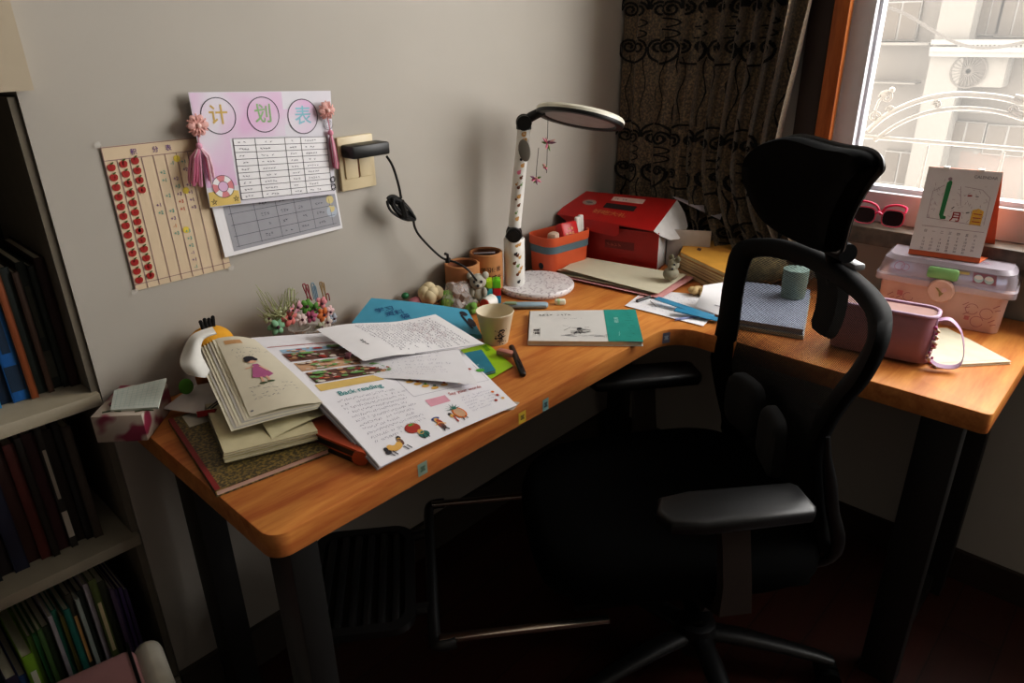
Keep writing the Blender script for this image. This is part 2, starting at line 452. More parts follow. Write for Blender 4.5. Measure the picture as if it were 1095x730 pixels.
GRM = mat('bright_painted_iron', '857e74', .6)
gr = thing('window_grille', 'white ironwork grille with two arched rails outside the window', 'window grille', (2.25, 0, .85))
XG = 2.25
def gp(u, v): return WX(u, v, XG)
def arch(name, pts, r):
    P = [gp(*p) for p in pts]; g = G()
    e = P[-1]; pk = P[-3]
    P2 = P+[Vector((XG, 2*pk.y-p.y, p.z)) for p in P[::-1][3:]]
    g.tube(smooth_path(P2, 5), r, seg=8); g.build(name, GRM, gr)
arch('arched_rail', [(928, 140), (950, 122), (985, 107), (1020, 101), (1052, 102), (1075, 105), (1095, 110)], .008)
arch('arched_rail', [(935, 150), (960, 133), (990, 121), (1022, 116), (1052, 117), (1075, 121), (1095, 127)], .006)
for z0, r in ((gp(1000, 152).z, .006), (.95, .008), (1.9, .008)):
    g = G(); g.cyl((XG, WY0-.1, z0), (XG, .95, z0), r, seg=8); g.build('rail', GRM, gr)
for i in range(11):
    y = .9-.18*i; g = G(); g.cyl((XG, y, .85), (XG, y, 1.075), .004, seg=6); g.build('baluster', GRM, gr)
g = G()
for (u, v), s_, n_ in (((948, 104), .02, 1), ((935, 125), .016, -1), ((952, 118), .012, 1), ((1002, 112), .01, 1), ((1083, 117), .01, -1)):
    c = gp(u, v)
    g.tube([c+Vector((0, n_*s_*(1-t/14)*math.cos(t*.65), s_*(1-t/14)*math.sin(t*.65))) for t in range(13)], .004, seg=6)
c = gp(947, 100); g.ball(c, (.006, .014, .009)); g.ball(gp(954, 96), .008); g.tube([c, gp(940, 108), gp(936, 118)], .004, seg=6)
g.build('scroll', GRM, gr)

# ------------------------------------------------------------------ curtain
def curtain_mat():
    m = bpy.data.materials.new('bronze_brocade'); m.use_nodes = True
    nt = m.node_tree; b = nt.nodes['Principled BSDF']
    tc = nt.nodes.new('ShaderNodeTexCoord'); n = nt.nodes.new('ShaderNodeTexNoise'); n.inputs['Scale'].default_value = 160; n.inputs['Detail'].default_value = 3
    r = nt.nodes.new('ShaderNodeValToRGB'); r.color_ramp.elements[0].position = .42; r.color_ramp.elements[1].position = .72
    r.color_ramp.elements[0].color = (*lin('4a3c2d'), 1); r.color_ramp.elements[1].color = (*lin('927a58'), 1)
    nt.links.new(tc.outputs['Object'], n.inputs['Vector']); nt.links.new(n.outputs['Fac'], r.inputs[0]); nt.links.new(r.outputs[0], b.inputs['Base Color'])
    b.inputs['Roughness'].default_value = .5; b.inputs['Sheen Weight'].default_value = .5
    return m
BROC = curtain_mat(); SCR = mat('black_velvet_scroll', '0d0a09', .9)
YC0, YC1, ZCT = 1.305, .80, 1.75
EDGE = sorted((WX(u, v, 1.87).z, WX(u, v, 1.87).y) for u, v in ((868, -60), (865, 0), (850, 70), (833, 140), (826, 180)))
def interp0(x, T):
    if x <= T[0][0]: return T[0][1]
    for (a, b_), (c_, d_) in zip(T, T[1:]):
        if x <= c_: return b_+(d_-b_)*(x-a)/(c_-a)
    return T[-1][1]
class Curt(Sheet):
    def __init__(s): s.w = .5; s.h = ZCT-.775; s.b = None
    def pos(s, u, v):
        z = ZCT-v*s.h
        lo = max(0, (v-.72)/.28)
        y1 = interp0(z, EDGE)-.16*lo**1.6
        y = YC0+(y1-YC0)*u
        a = .010+.016*u+.006*lo; ph = 2*PI*(5*u+4.5*u*u)+.9*math.sin(v*3.1)
        x = 1.872+a*math.sin(ph)+.4*a*math.sin(2*ph+v*4)
        x -= .05*lo*u
        y += .008*math.cos(ph)
        return Vector((x, y, z))
ct = Curt()
cu = thing('curtain', 'dark bronze brocade curtain with black scrollwork in the corner', 'curtain', (1.86, 1.05, .775))
g = G(); g.grid(lambda u, v: ct.pos(u, v), 240, 48)
g.build('cloth', BROC, cu, smooth=80)
g = G()
def ribbon(pts, w):
    for (a, b_), (c, d) in zip(pts, pts[1:]): ct.line(g, a, b_, c, d, w, 0, lift=.0025)
def spiral(u, v, r, sgn, up=1):
    P = []
    for i in range(17):
        t = i/16; q = t*3.4*PI; rr = r*(1-.78*t)
        P.append((u+sgn*(rr*math.cos(q))/ct.w, v-up*(rr*math.sin(q))/ct.h))
    ribbon(P, .006)
    return P[0]
def hrow(v, big, ogee):
    n = 5
    for i in range(n+1):
        u = (i+.5)/(n+.5)-.02
        if u > .95: break
        spiral(u-.042, v, big, -1); spiral(u+.042, v, big, 1)
        ribbon([(u+.085*math.sin(k*.5), v-ogee*.035+.012*math.cos(k*.5)) for k in range(7)], .004)
        if ogee:
            for sg in (-1, 1):
                P = [(u+sg*(.045+big/ct.w)*math.cos(t*PI/2), v+ogee*(.0+.045*math.sin(t*PI/2)**.7)) for t in [k/8 for k in range(9)]]
                ribbon(P, .006)
def vz(z): return (ZCT-z)/ct.h
def cz(v): return vz(WX(700, v, 1.87).z)
hrow(cz(10), .022, -1); hrow(cz(50), .021, 1); hrow(cz(148), .022, -1); hrow(cz(182), .015, 1); hrow(cz(235), .018, -1); hrow(cz(-40), .022, 1)
for i in range(16):
    u = (i+.5)/16
    P = [(u+.010*math.sin(k*1.4+i), cz(192+6*k)) for k in range(7)]; ribbon(P, .004)
    P = [(u+.012*math.sin(k*1.1+2*i), cz(60+9*k)) for k in range(9)]; ribbon(P, .0022)
g.build('scrollwork', SCR, cu, smooth=0)

# ------------------------------------------------------------------ desk
dk = thing('corner_desk', 'L-shaped honey wood corner desk on black metal legs', 'desk', (1.1, 1.05, 0))
def arcp(cx, cy, r, a0, a1, n=8): return [(cx+r*math.cos(math.radians(a0+(a1-a0)*i/n)), cy+r*math.sin(math.radians(a0+(a1-a0)*i/n))) for i in range(n+1)]
DX0, DY0, DXW, DYE = .337, .783, 1.372, .135
out = [(DX0, YA-.006)]+arcp(DX0+.03, DY0+.03, .03, 180, 270)+arcp(DXW-.075, DY0-.075, .075, 90, 0)+arcp(DXW+.012, DYE+.012, .012, 180, 270, 4)+[(XB-.006, DYE), (XB-.006, YA-.006)]
g = G(); g.prism(out, ZD-.042, ZD, bev=.003)
g.build('desktop', DESKW, dk)
for x, y, wx, wy in ((.405, .865, .05, .075), (.40, 1.20, .05, .075), (1.45, .215, .05, .075), (1.83, .215, .05, .075), (1.83, 1.23, .06, .06)):
    g = G(); g.box((x, y, (ZD-.042)/2), (wx, wy, ZD-.043), bev=.004); g.build('leg', BLACKM, dk)
for p_, d_ in (((.403, 1.03, .66), (.03, .27, .05)), ((.403, 1.03, .03), (.03, .27, .05)), ((1.64, .215, .66), (.34, .03, .05)), ((1.64, .215, .03), (.34, .03, .05)), ((1.1, 1.25, .67), (1.36, .03, .05)), ((1.83, .72, .67), (.03, .95, .05))):
    g = G(); g.box(p_, d_, bev=.003); g.build('crossbar', BLACKM, dk)
def sticker(px, ax, w, h, col, col2):
    # small square stickers on the front edge
    d = ray(*px); g = G()
    if ax == 'y':
        p = CAM+d*((DY0-.0008)/d.y); s_ = Sheet(p+Vector((-w/2, 0, h/2)), p+Vector((w/2, 0, h/2)), p+Vector((w/2, 0, -h/2)), p+Vector((-w/2, 0, -h/2)))
    else:
        c = Vector((DXW-.075, DY0-.075, 0)); a = math.radians(ax); n = Vector((math.cos(a), math.sin(a), 0)); t = Vector((math.sin(a), -math.cos(a), 0))
        p = c+n*.0742; p.z = ZD-.02
        s_ = Sheet(p-t*w/2+Vector((0, 0, h/2)), p+t*w/2+Vector((0, 0, h/2)), p+t*w/2-Vector((0, 0, h/2)), p-t*w/2-Vector((0, 0, h/2)))
    s_.paper(g, 0, 1, 1)
    for v in (.35, .62): s_.rect(g, .25, v-.07, .75, v+.07, 1, -.0006 if False else .0006)
    s_.disc(g, .5, .5, w*.18, 1)
    x = g.build('sticker', [mat('sticker_'+col, col, .5), mat('sticker_'+col2, col2, .5)], dk, smooth=0); return x
sticker((452, 501), 'y', .020, .024, '86988a', '5c7060')['label'] = 'small green square sticker'
sticker((558.5, 446), 'y', .020, .024, 'd0b040', '7a6a30')['label'] = 'small yellow square sticker'
sticker((583.5, 432.5), 'y', .017, .026, '7c9a98', '405858')['label'] = 'small pale teal square sticker'
sticker((713, 366), 62, .022, .026, '6a6878', '98a0a8')['label'] = 'small mauve square sticker'
# ------------------------------------------------------------------ office chair
CH = mat('chair_fabric', '060606', .95, spec=.06, var=.25, scale=400)
CHP = mat('chair_plastic', '0b0b0c', .42, var=.08)
CHD = mat('chair_dark_plastic', '040404', .7, spec=.12)
def mesh_mat(name, col, pitch, thr):
    m = bpy.data.materials.new(name); m.use_nodes = True; nt = m.node_tree
    b = nt.nodes['Principled BSDF']; o = nt.nodes['Material Output']
    tc = nt.nodes.new('ShaderNodeTexCoord'); sx = nt.nodes.new('ShaderNodeSeparateXYZ'); nt.links.new(tc.outputs['Object'], sx.inputs[0])
    def sn(sock, ph):
        a = nt.nodes.new('ShaderNodeMath'); a.operation = 'MULTIPLY'; a.inputs[1].default_value = 2*PI/pitch; nt.links.new(sock, a.inputs[0])
        c = nt.nodes.new('ShaderNodeMath'); c.operation = 'SINE'; nt.links.new(a.outputs[0], c.inputs[0]); return c.outputs[0]
    ad = nt.nodes.new('ShaderNodeMath'); ad.operation = 'ADD'; sb = nt.nodes.new('ShaderNodeMath'); sb.operation = 'SUBTRACT'
    for q in (ad, sb): nt.links.new(sx.outputs['Y'], q.inputs[0]); nt.links.new(sx.outputs['Z'], q.inputs[1])
    pr = nt.nodes.new('ShaderNodeMath'); pr.operation = 'MULTIPLY'; nt.links.new(sn(ad.outputs[0], 0), pr.inputs[0]); nt.links.new(sn(sb.outputs[0], 0), pr.inputs[1])
    gt = nt.nodes.new('ShaderNodeMath'); gt.operation = 'GREATER_THAN'; mr = nt.nodes.new('ShaderNodeMapRange'); mr.inputs['From Min'].default_value = .72; mr.inputs['From Max'].default_value = .80; mr.inputs['To Min'].default_value = .93; mr.inputs['To Max'].default_value = thr
    nt.links.new(sx.outputs['Z'], mr.inputs['Value']); nt.links.new(mr.outputs[0], gt.inputs[1]); nt.links.new(pr.outputs[0], gt.inputs[0])
    t = nt.nodes.new('ShaderNodeBsdfTransparent'); mx = nt.nodes.new('ShaderNodeMixShader')
    b.inputs['Base Color'].default_value = (*lin(col), 1); b.inputs['Roughness'].default_value = .8
    nt.links.new(gt.outputs[0], mx.inputs[0]); nt.links.new(b.outputs[0], mx.inputs[1]); nt.links.new(t.outputs[0], mx.inputs[2]); nt.links.new(mx.outputs[0], o.inputs[0])
    return m
CMESH = mesh_mat('chair_mesh', '040404', .0062, .04)
CC = Vector((1.11, .60, 0)); HEAD = math.atan2(.629, -.777)
ch = thing('office_chair', 'black mesh office chair with headrest and pulled out footrest at the desk', 'chair', CC, HEAD)
def c(f, r, z): return Vector((f, -r, z))
def cb(g, name, m, smooth=40): return g.build(name, m, ch, smooth=smooth, local=True)
def interp(x, X, Y):
    if x <= X[0]: return Y[0]
    for i in range(len(X)-1):
        if x <= X[i+1]: return Y[i]+(Y[i+1]-Y[i])*(x-X[i])/(X[i+1]-X[i])
    return Y[-1]
def fsb(r, z):
    return interp(z, [.45, .55, .7, .85, 1.0, 1.1], [-.27, -.245, -.215, -.225, -.25, -.28])+.055*(r/.25)**2
# seat cushion
def seat_out(s, n=56):
    P = []
    for k in range(n):
        q = 2*PI*k/n; e = .5
        x = math.copysign(abs(math.cos(q))**e, math.cos(q)); y = math.copysign(abs(math.sin(q))**e, math.sin(q))
        P.append((.03+.275*s*x, .245*s*y*(1-.06*x)))
    return P
g = G(); rings = [(.80, .425), (.95, .43), (1.0, .445), (1.0, .475), (.97, .495), (.88, .505), (.6, .497), (.25, .49)]
vs = []; fs = []; n = 56
for s_, z in rings:
    for f, r in seat_out(s_, n):
        vs.append(c(f, r, z-.018*max(0, (f-.15)/.15)**2+.012*(abs(r)/.25)**2))
for i in range(len(rings)-1):
    for k in range(n): fs.append((i*n+k, (i+1)*n+k, (i+1)*n+(k+1) % n, i*n+(k+1) % n))
fs += [tuple(range(n)), tuple(range((len(rings)-1)*n, len(rings)*n))[::-1]]
g.add(vs, fs); cb(g, 'seat', CH, 70)
g = G(); g.box(c(.02, 0, .415), (.46, .40, .02), bev=.008); cb(g, 'seat_pan', CHD)
g = G(); g.box(c(-.05, 0, .38), (.24, .15, .055), bev=.015); g.cyl(c(.03, -.07, .385), c(.03, -.2, .388), .006); g.box(c(.03, -.215, .388), (.02, .05, .008), bev=.003); cb(g, 'tilt_mechanism', CHD)
g = G(); g.cyl(c(-.085, 0, .12), c(-.085, 0, .24), .026); g.cyl(c(-.085, 0, .24), c(-.085, 0, .37), .015); cb(g, 'gas_lift', CHD)
# five-star base
bs = G(); bs.lathe([(.0, .07), (.045, .07), (.05, .09), (.042, .14), (.03, .145), (0, .145)], c(-.085, 0, 0)); bo = cb(bs, 'base_hub', CHP)
a0 = math.radians(-57)-HEAD
for k in range(5):
    a = a0+2*PI*k/5; dx, dy = math.cos(a), math.sin(a); O = c(-.085, 0, 0)
    P = [O+Vector((dx*t, dy*t, z)) for t, z in ((.03, .112), (.1, .108), (.2, .092), (.27, .078), (.305, .068))]
    g = G(); g.tube(P, [.026, .025, .021, .019, .015], seg=10, flat=.62, up=(0, 0, 1)); q = P[-1]
    g.cyl(q-Vector((dx*.012, dy*.012, -.004)), q-Vector((dx*.012, dy*.012, .03)), .012, seg=10)
    so = cb(g, 'base_leg', CHP, 50)
    g = G(); tx, ty = -dy, dx; w0 = O+Vector((dx*.30, dy*.30, .027))
    for sd in (-1, 1):
        g.cyl(w0+Vector((tx, ty, 0))*sd*.006, w0+Vector((tx, ty, 0))*sd*.026, .026, seg=18)
    g.box(w0+Vector((0, 0, .018)), (.03, .02, .03), rz=a, bev=.006)
    w = g.build('caster', CHD, so, local=True); WM[w.name] = WM[ch.name]
# armrests
for sg in (-1, 1):
    r0 = .25*sg
    g = G()
    pts = [(-.135, -.03), (-.125, -.042), (.06, -.046), (.115, -.036), (.13, 0), (.115, .036), (.06, .046), (-.125, .042), (-.135, .03)]
    g.prism([(x, -r0+y) for x, y in pts], .633, .662, bev=.009); pad = cb(g, 'armrest_pad', CHP, 50)
    g = G(); P = [c(-.005, r0*1.0, .634), c(-.012, r0*1.01, .58), c(-.02, r0*1.03, .50), c(-.025, r0*1.02, .43), c(-.02, r0*.9, .405), c(-.01, r0*.6, .40)]
    vs = []; W = [.026, .025, .026, .030, .034, .036]; T = [.011, .012, .014, .015, .012, .012]
    for p, w, t in zip(P, W, T):
        k = Vector((0, 1, 0)) if p.z > .42 else Vector((0, .5, 1)).normalized()
        vs += [p+Vector((-w, 0, 0))-k*t, p+Vector((w, 0, 0))-k*t, p+Vector((w, 0, 0))+k*t, p+Vector((-w, 0, 0))+k*t]
    fs = [(4*i+j, 4*i+(j+1) % 4, 4*i+4+(j+1) % 4, 4*i+4+j) for i in range(len(P)-1) for j in range(4)]+[(3, 2, 1, 0), tuple(range(4*len(P)-4, 4*len(P)))]
    g.add(vs, fs); cb(g, 'armrest_post', mat('armrest_post_plastic', '352e2a', .35), 30)
# backrest
OUTL = [(.195, .47), (.222, .55), (.236, .66), (.232, .80), (.240, .90), (.240, .940), (.224, .968), (.18, .984), (.12, .995), (0, 1.001), (-.12, 1.001), (-.22, 1.003), (-.29, 1.003), (-.330, .985), (-.333, .95), (-.305, .895), (-.255, .835), (-.21, .77), (-.188, .70), (-.19, .60), (-.195, .53), (-.17, .47)]
cen = Vector((.03, .76)); L = [Vector((a, b_, 0)) for a, b_ in OUTL]
LO = smooth_path(L, 4, closed=True)
INN = [(.145, .50), (.165, .56), (.184, .66), (.186, .80), (.194, .88), (.195, .925), (.186, .940), (.15, .952), (.09, .960), (0, .964), (-.10, .966), (-.17, .969), (-.215, .968), (-.247, .957), (-.256, .938), (-.228, .885), (-.185, .825), (-.145, .76), (-.128, .70), (-.125, .61), (-.12, .55), (-.11, .50)]
LI = smooth_path([Vector((a, b_, 0)) for a, b_ in INN], 4, closed=True)
g = G(); n = len(LO); vs = []; fs = []
for a, b_ in zip(LO, LI):
    for t, d in ((0, 0), (.06, .012), (.35, .016), (.92, .006), (1, 0), (.92, -.006), (.35, -.014), (.06, -.012)):
        q = a.lerp(b_, t); vs.append(c(fsb(q.x, q.y)+d, q.x, q.y))
for i in range(n):
    j = (i+1) % n
    for k in range(8): fs.append((i*8+k, j*8+k, j*8+(k+1) % 8, i*8+(k+1) % 8))
g.add(vs, fs); bf = cb(g, 'back_frame', CHD, 60)
g = G(); K = 14; cenI = Vector((.02, .74, 0)); vs = []; fs = []
for i, b_ in enumerate(LI):
    e = LO[i].lerp(b_, .85)
    for k in range(K): q = e.lerp(cenI, k/K); vs.append(c(fsb(q.x, q.y)-.001, q.x, q.y))
vs.append(c(fsb(cenI.x, cenI.y)-.001, cenI.x, cenI.y)); last = len(vs)-1
for i in range(n):
    j = (i+1) % n
    for k in range(K-1): fs.append((i*K+k, j*K+k, j*K+k+1, i*K+k+1))
    fs.append((i*K+K-1, j*K+K-1, last))
g.add(vs, fs); cb(g, 'back_mesh', CMESH, 80)
# spine and lumbar pads
g = G(); P = [(-.268, .965), (-.275, .94), (-.272, .91), (-.265, .885), (-.255, .865), (-.25, .855)]
vs = []; W = [.040, .036, .033, .031, .028, .016]
Q = smooth_path([c(f, .005-.35*(.955-z), z) for f, z in P], 4); WW = [interp(i/4, list(range(6)), W) for i in range(len(Q))]
for i, p in enumerate(Q):
    t = (Q[min(i+1, len(Q)-1)]-Q[max(i-1, 0)]).normalized(); nn = t.cross(Vector((0, 1, 0))).normalized(); w = WW[i]
    vs += [p+Vector((0, -w, 0))-nn*.011, p+Vector((0, w, 0))-nn*.011, p+Vector((0, w, 0))+nn*.011, p+Vector((0, -w, 0))+nn*.011]
fs = [(4*i+j, 4*i+(j+1) % 4, 4*i+4+(j+1) % 4, 4*i+4+j) for i in range(len(Q)-1) for j in range(4)]+[(3, 2, 1, 0), tuple(range(4*len(Q)-4, 4*len(Q)))]
g.add(vs, fs); cb(g, 'headrest_mount', CHD, 40)
LUM = mat('lumbar_fabric', '080808', .95, var=.3, scale=300)
for r0, z0 in ((.055, .665), (-.072, .655)):
    g = G(); vs = []; fs = []; n2 = 28
    for s_, d in ((1, -.012), (1.0, .0), (.93, .010), (.7, .014), (.3, .015)):
        for k in range(n2):
            q = 2*PI*k/n2; x = math.copysign(abs(math.cos(q))**.55, math.cos(q))*.056*s_; y = math.copysign(abs(math.sin(q))**.55, math.sin(q))*.062*s_
            r = r0+x; z = z0+y; vs.append(c(-.165+.05*(r/.2)**2+d, r, z))
    for i in range(4):
        for k in range(n2): fs.append((i*n2+k, (i+1)*n2+k, (i+1)*n2+(k+1) % n2, i*n2+(k+1) % n2))
    fs += [tuple(range(n2)), tuple(range(4*n2, 5*n2))[::-1]]
    g.add(vs, fs); cb(g, 'lumbar_pad', LUM, 60)
# carrier behind the lumbar pads and lever arms from the seat up to the frame
g = G(); g.tube(smooth_path([c(-.262, -.03, .70), c(-.28, -.03, .62), c(-.29, -.02, .52), c(-.28, 0, .43), (c(-.22, 0, .395)), c(-.10, 0, .385)], 4), [.012]*5+[.02]*16, seg=10, flat=.7, up=(1, 0, 0)); cb(g, 'back_carrier', CHD, 50)
for sg, rr in ((-1, -.200), (1, .19)):
    g = G()
    P = smooth_path([c(-.180, rr*1.04, .745), c(-.188, rr*1.03, .70), c(-.203, rr*1.02, .65), c(-.220, rr*1.03, .58), c(-.240, rr*1.05, .515), c(-.232, rr*.95, .455), c(-.14, rr*.7, .41)], 4)
    rad = [.003+.0065*min(1, i/8) for i in range(len(P))]
    g.tube(P, rad, seg=10, flat=1.35, up=(1, 0, 0)); cb(g, 'back_lever', CHP, 60)
# headrest
HO = [(.140, 1.092), (.150, 1.118), (.132, 1.155), (.085, 1.185), (.02, 1.207), (-.044, 1.219), (-.156, 1.221), (-.245, 1.229), (-.283, 1.226), (-.288, 1.212), (-.255, 1.19), (-.21, 1.155), (-.165, 1.11), (-.135, 1.065), (-.115, 1.043), (-.06, 1.034), (.01, 1.031), (.065, 1.034), (.105, 1.045), (.13, 1.068)]
HL = smooth_path([Vector((a, b_, 0)) for a, b_ in HO], 4, closed=True); n = len(HL); hc = Vector((-.03, 1.12, 0))
g = G(); vs = []; fs = []
prof = [(.30, -.030), (.75, -.034), (.95, -.028), (1.0, -.012), (1.0, .004), (.96, .014), (.8, .012), (.4, 0)]
for s_, d in prof:
    for p in HL:
        q = hc.lerp(p, s_); vs.append(c(-.2+.3*(q.y-1)+d+.02*(((q.x+.03)/.22)**2)*s_-.012*(1-s_), q.x, q.y))
for i in range(len(prof)-1):
    for k in range(n): fs.append((i*n+k, (i+1)*n+k, (i+1)*n+(k+1) % n, i*n+(k+1) % n))
fs += [tuple(range(n)), tuple(range((len(prof)-1)*n, len(prof)*n))[::-1]]
g.add(vs, fs); hr = cb(g, 'headrest', mat('headrest_leather', '040404', .9, var=.1, spec=.05), 70)
g = G(); e = [c(-.2+.3*(p.y-1)-.018+.02*((p.x+.03)/.22)**2, hc.x+(p.x-hc.x)*1.004, hc.y+(p.y-hc.y)*1.004) for p in HL]
g.tube(e+[e[0]], .004, seg=6, caps=False); hp = g.build('headrest_piping', CHP, hr, local=True)
g = G(); g.tube([c(-.215, -.05, 1.09), c(-.232, -.04, 1.05), c(-.248, -.035, 1.01), c(-.262, -.03, .955)], [.018, .019, .017, .017], seg=12)
g.cyl(c(-.238, -.02, 1.028), c(-.238, -.085, 1.028), .017); cb(g, 'headrest_hinge', CHD)
g = G(); g.box(c(-.262, -.06, 1.003), (.022, .06, .012), bev=.004); cb(g, 'headrest_bracket', mat('grey_plastic', '77787a', .4))
# footrest
fr = G(); 
for r0 in (-.215, .178):
    fr.box(c(.345, r0, .40), (.31, .016, .010), bev=.003)
fo = cb(fr, 'footrest_rods', CHROME)
g = G(); g.tube(smooth_path([c(.47, -.222, .395), c(.50, -.222, .392), c(.507, -.19, .388), c(.507, 0, .382), c(.507, .15, .388), c(.50, .185, .392), c(.47, .186, .395)], 4), .011, seg=10)
g.tube([c(.507, -.12, .384), c(.545, -.115, .378)], .011); g.tube([c(.507, .10, .384), c(.545, .10, .378)], .011); cb(g, 'footrest_bar', CHP)
g = G()
def rr(cx, cy, w, h, r, n=5):
    return [(cx+sx*(w/2-r)+r*math.cos(math.radians(a0+90*i/n)), cy+sy*(h/2-r)+r*math.sin(math.radians(a0+90*i/n))) for sx, sy, a0 in ((1, 1, 0), (-1, 1, 90), (-1, -1, 180), (1, -1, 270)) for i in range(n+1)]
O_ = rr(.645, .02, .21, .30, .045, 6); I_ = rr(.645, .02, .17, .26, .03, 6); n = len(O_); vs = []
for (x, y), (a, b_) in zip(O_, I_): vs += [(x, y, .372), (x, y, .388), (a, b_, .388), (a, b_, .372)]
g.add(vs, [(i*4+k, ((i+1) % n)*4+k, ((i+1) % n)*4+(k+1) % 4, i*4+(k+1) % 4) for i in range(n) for k in range(4)])
for i in range(6): g.box((.578+.027*i, .02, .38), (.014, .262, .012), bev=.003)
g.box((.645, .02, .374), (.18, .27, .006)); cb(g, 'footrest_pad', mat('footrest_plastic', '161616', .3), 40)

# ------------------------------------------------------------------ shelves in the recess
SHW = mat('shelf_board', '968d7b', .7, var=.04)
bc = thing('bookcase', 'built-in off-white bookcase full of dark books beside the desk', 'bookcase', (-.5, 1.45, 0))
for z in (.804, .492, .10):
    g = G(); g.box((-.86, 1.475, z-.012), (2.34, .33, .024), bev=.002); g.build('shelf', SHW, bc)
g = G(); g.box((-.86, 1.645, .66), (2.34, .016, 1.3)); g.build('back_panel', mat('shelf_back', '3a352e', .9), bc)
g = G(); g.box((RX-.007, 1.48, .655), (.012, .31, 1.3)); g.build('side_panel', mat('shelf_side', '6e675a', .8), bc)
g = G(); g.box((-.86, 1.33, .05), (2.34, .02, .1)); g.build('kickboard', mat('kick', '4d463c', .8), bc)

BOOKC = {}
def book(x, z, t, h, d, yf, col, label, group, page=False, band=None, tilt=0):
    m = mat('book_'+col, col, .6, var=.12)
    root = thing('book', label, 'book', (x+t/2, yf+d/2, z), 0, group)
    T = Matrix.Translation(Vector((x+t/2, yf+d/2, z))) @ Matrix.Rotation(tilt, 4, 'Y') @ Matrix.Translation(Vector((-x-t/2, -yf-d/2, -z)))
    g = G(); g.M = T
    e = min(.0018, t*.2)
    g.box((x+t/2, yf+.0015, z+h/2), (t, .003, h), bev=.001)
    g.box((x+e/2, yf+d/2, z+h/2), (e, d, h)); g.box((x+t-e/2, yf+d/2, z+h/2), (e, d, h))
    mats = [m]
    if band:
        mats.append(mat('book_'+band, band, .6))
        g.box((x+t/2, yf-.0003, z+h*.2), (t*.86, .001, h*.22), 1); g.box((x+t/2, yf-.0003, z+h*.62), (t*.5, .001, h*.4), 1)
    g.build('cover', mats, root)
    g = G(); g.M = T; g.box((x+t/2, yf+d/2+.002, z+h/2), (t-2*e, d-.008, h-.008)); g.build('pages', CREAM, root)
    return root
def row(z, x1, specs, yf, h0, d, group, where):
    """books packed leftwards from x1"""
    x = x1
    for i, (t, hf, col, band, nm) in enumerate(specs):
        x -= t
        book(x, z, t-.0008, h0*hf, d, yf+.004*((i*7) % 5), col, nm+' '+where, group, band=band)
up = [(.016, .95, '2a1010', None, 'dark maroon book at the right end of the row'), (.010, .9, '1c2420', None, 'slim blackish green book next to the maroon one'), (.015, .93, '15201c', '3a3a30', 'deep green book with a dull label'),
      (.010, .88, '4a3020', None, 'thin brown book between two dark green books'), (.016, .92, '14201a', None, 'thick near-black green book'), (.012, .96, '8a4a20', None, 'thin orange-brown spined book'), (.026, .85, '1c64a4', '14304a', 'bright blue book with a dark panel'),
      (.018, .9, '12263c', None, 'navy book beside the bright blue one'), (.024, .82, '3c90c0', 'e0e8ee', 'light blue book nearest the frame edge'), (.03, .9, '203040', None, 'slate grey book past the light blue one')]
row(.8045, .300, up, 1.375, .255, .2, 'books on the upper shelf', 'on the upper shelf')
mid = [(.016, .8, '4a4038', None, 'dull brown book at the end'), (.012, .84, '1c1a18', None, 'thin black book near the end'), (.016, .8, '241a14', None, 'dark umber book'), (.012, .85, '2e2a26', 'b8b0a4', 'charcoal book with a pale spine line'), (.02, .82, '3a1418', None, 'wine red book'), (.012, .83, '20160f', None, 'black-brown book'),
       (.018, .8, '5a2018', None, 'rusty red book'), (.02, .83, '3a1a12', None, 'mahogany brown book'), (.024, .78, '1c2038', None, 'dark blue book near the frame edge'), (.02, .8, '241c20', None, 'plum black book'), (.02, .8, '182028', None, 'blue-black book furthest from the wall edge')]
row(.4925, .262, mid, 1.36, .31, .2, 'books on the middle shelf', 'on the middle shelf')
low = [(.007, .72, '4a3a68', None, 'purple booklet last in the row'), (.007, .73, '54407a', None, 'second purple booklet from the end'), (.007, .72, '4a3a70', None, 'third purple booklet from the end'), (.009, .76, '5e4a68', None, 'mauve booklet beside the purple ones'), (.016, .82, '2a2c18', None, 'blackish olive book'), (.014, .88, '55602a', 'c8b890', 'olive book with a cream top label'),
       (.009, .86, 'b0a8b0', None, 'pale lilac-white booklet'), (.012, .82, '1c241c', None, 'black green book between two pale ones'), (.008, .8, 'a8b0a8', None, 'pale grey-white booklet'), (.012, .84, '3a3426', 'd0a060', 'dark book with amber spots on its spine'), (.012, .78, '1e6a5c', None, 'teal book'), (.007, .74, '8a8040', None, 'mustard booklet'), (.01, .78, '206a54', None, 'emerald book'),
       (.008, .78, 'a8a0a4', None, 'whitish pink booklet'), (.014, .72, '243018', None, 'forest black book'), (.009, .74, '4a6a34', None, 'moss green booklet'), (.008, .72, '3a7a48', None, 'leaf green booklet'), (.008, .7, '6a8a3c', None, 'light olive booklet'), (.02, .62, '86b02c', 'e8e8d8', 'lime green book with a white label'), (.014, .5, '3a5a90', None, 'blue book next to the lime one'), (.02, .55, '3a3048', None, 'dusky violet book'), (.02, .6, '20242a', None, 'black book at the far end')]
row(.1005, .27, low, 1.345, .36, .2, 'books on the bottom shelf', 'on the bottom shelf')

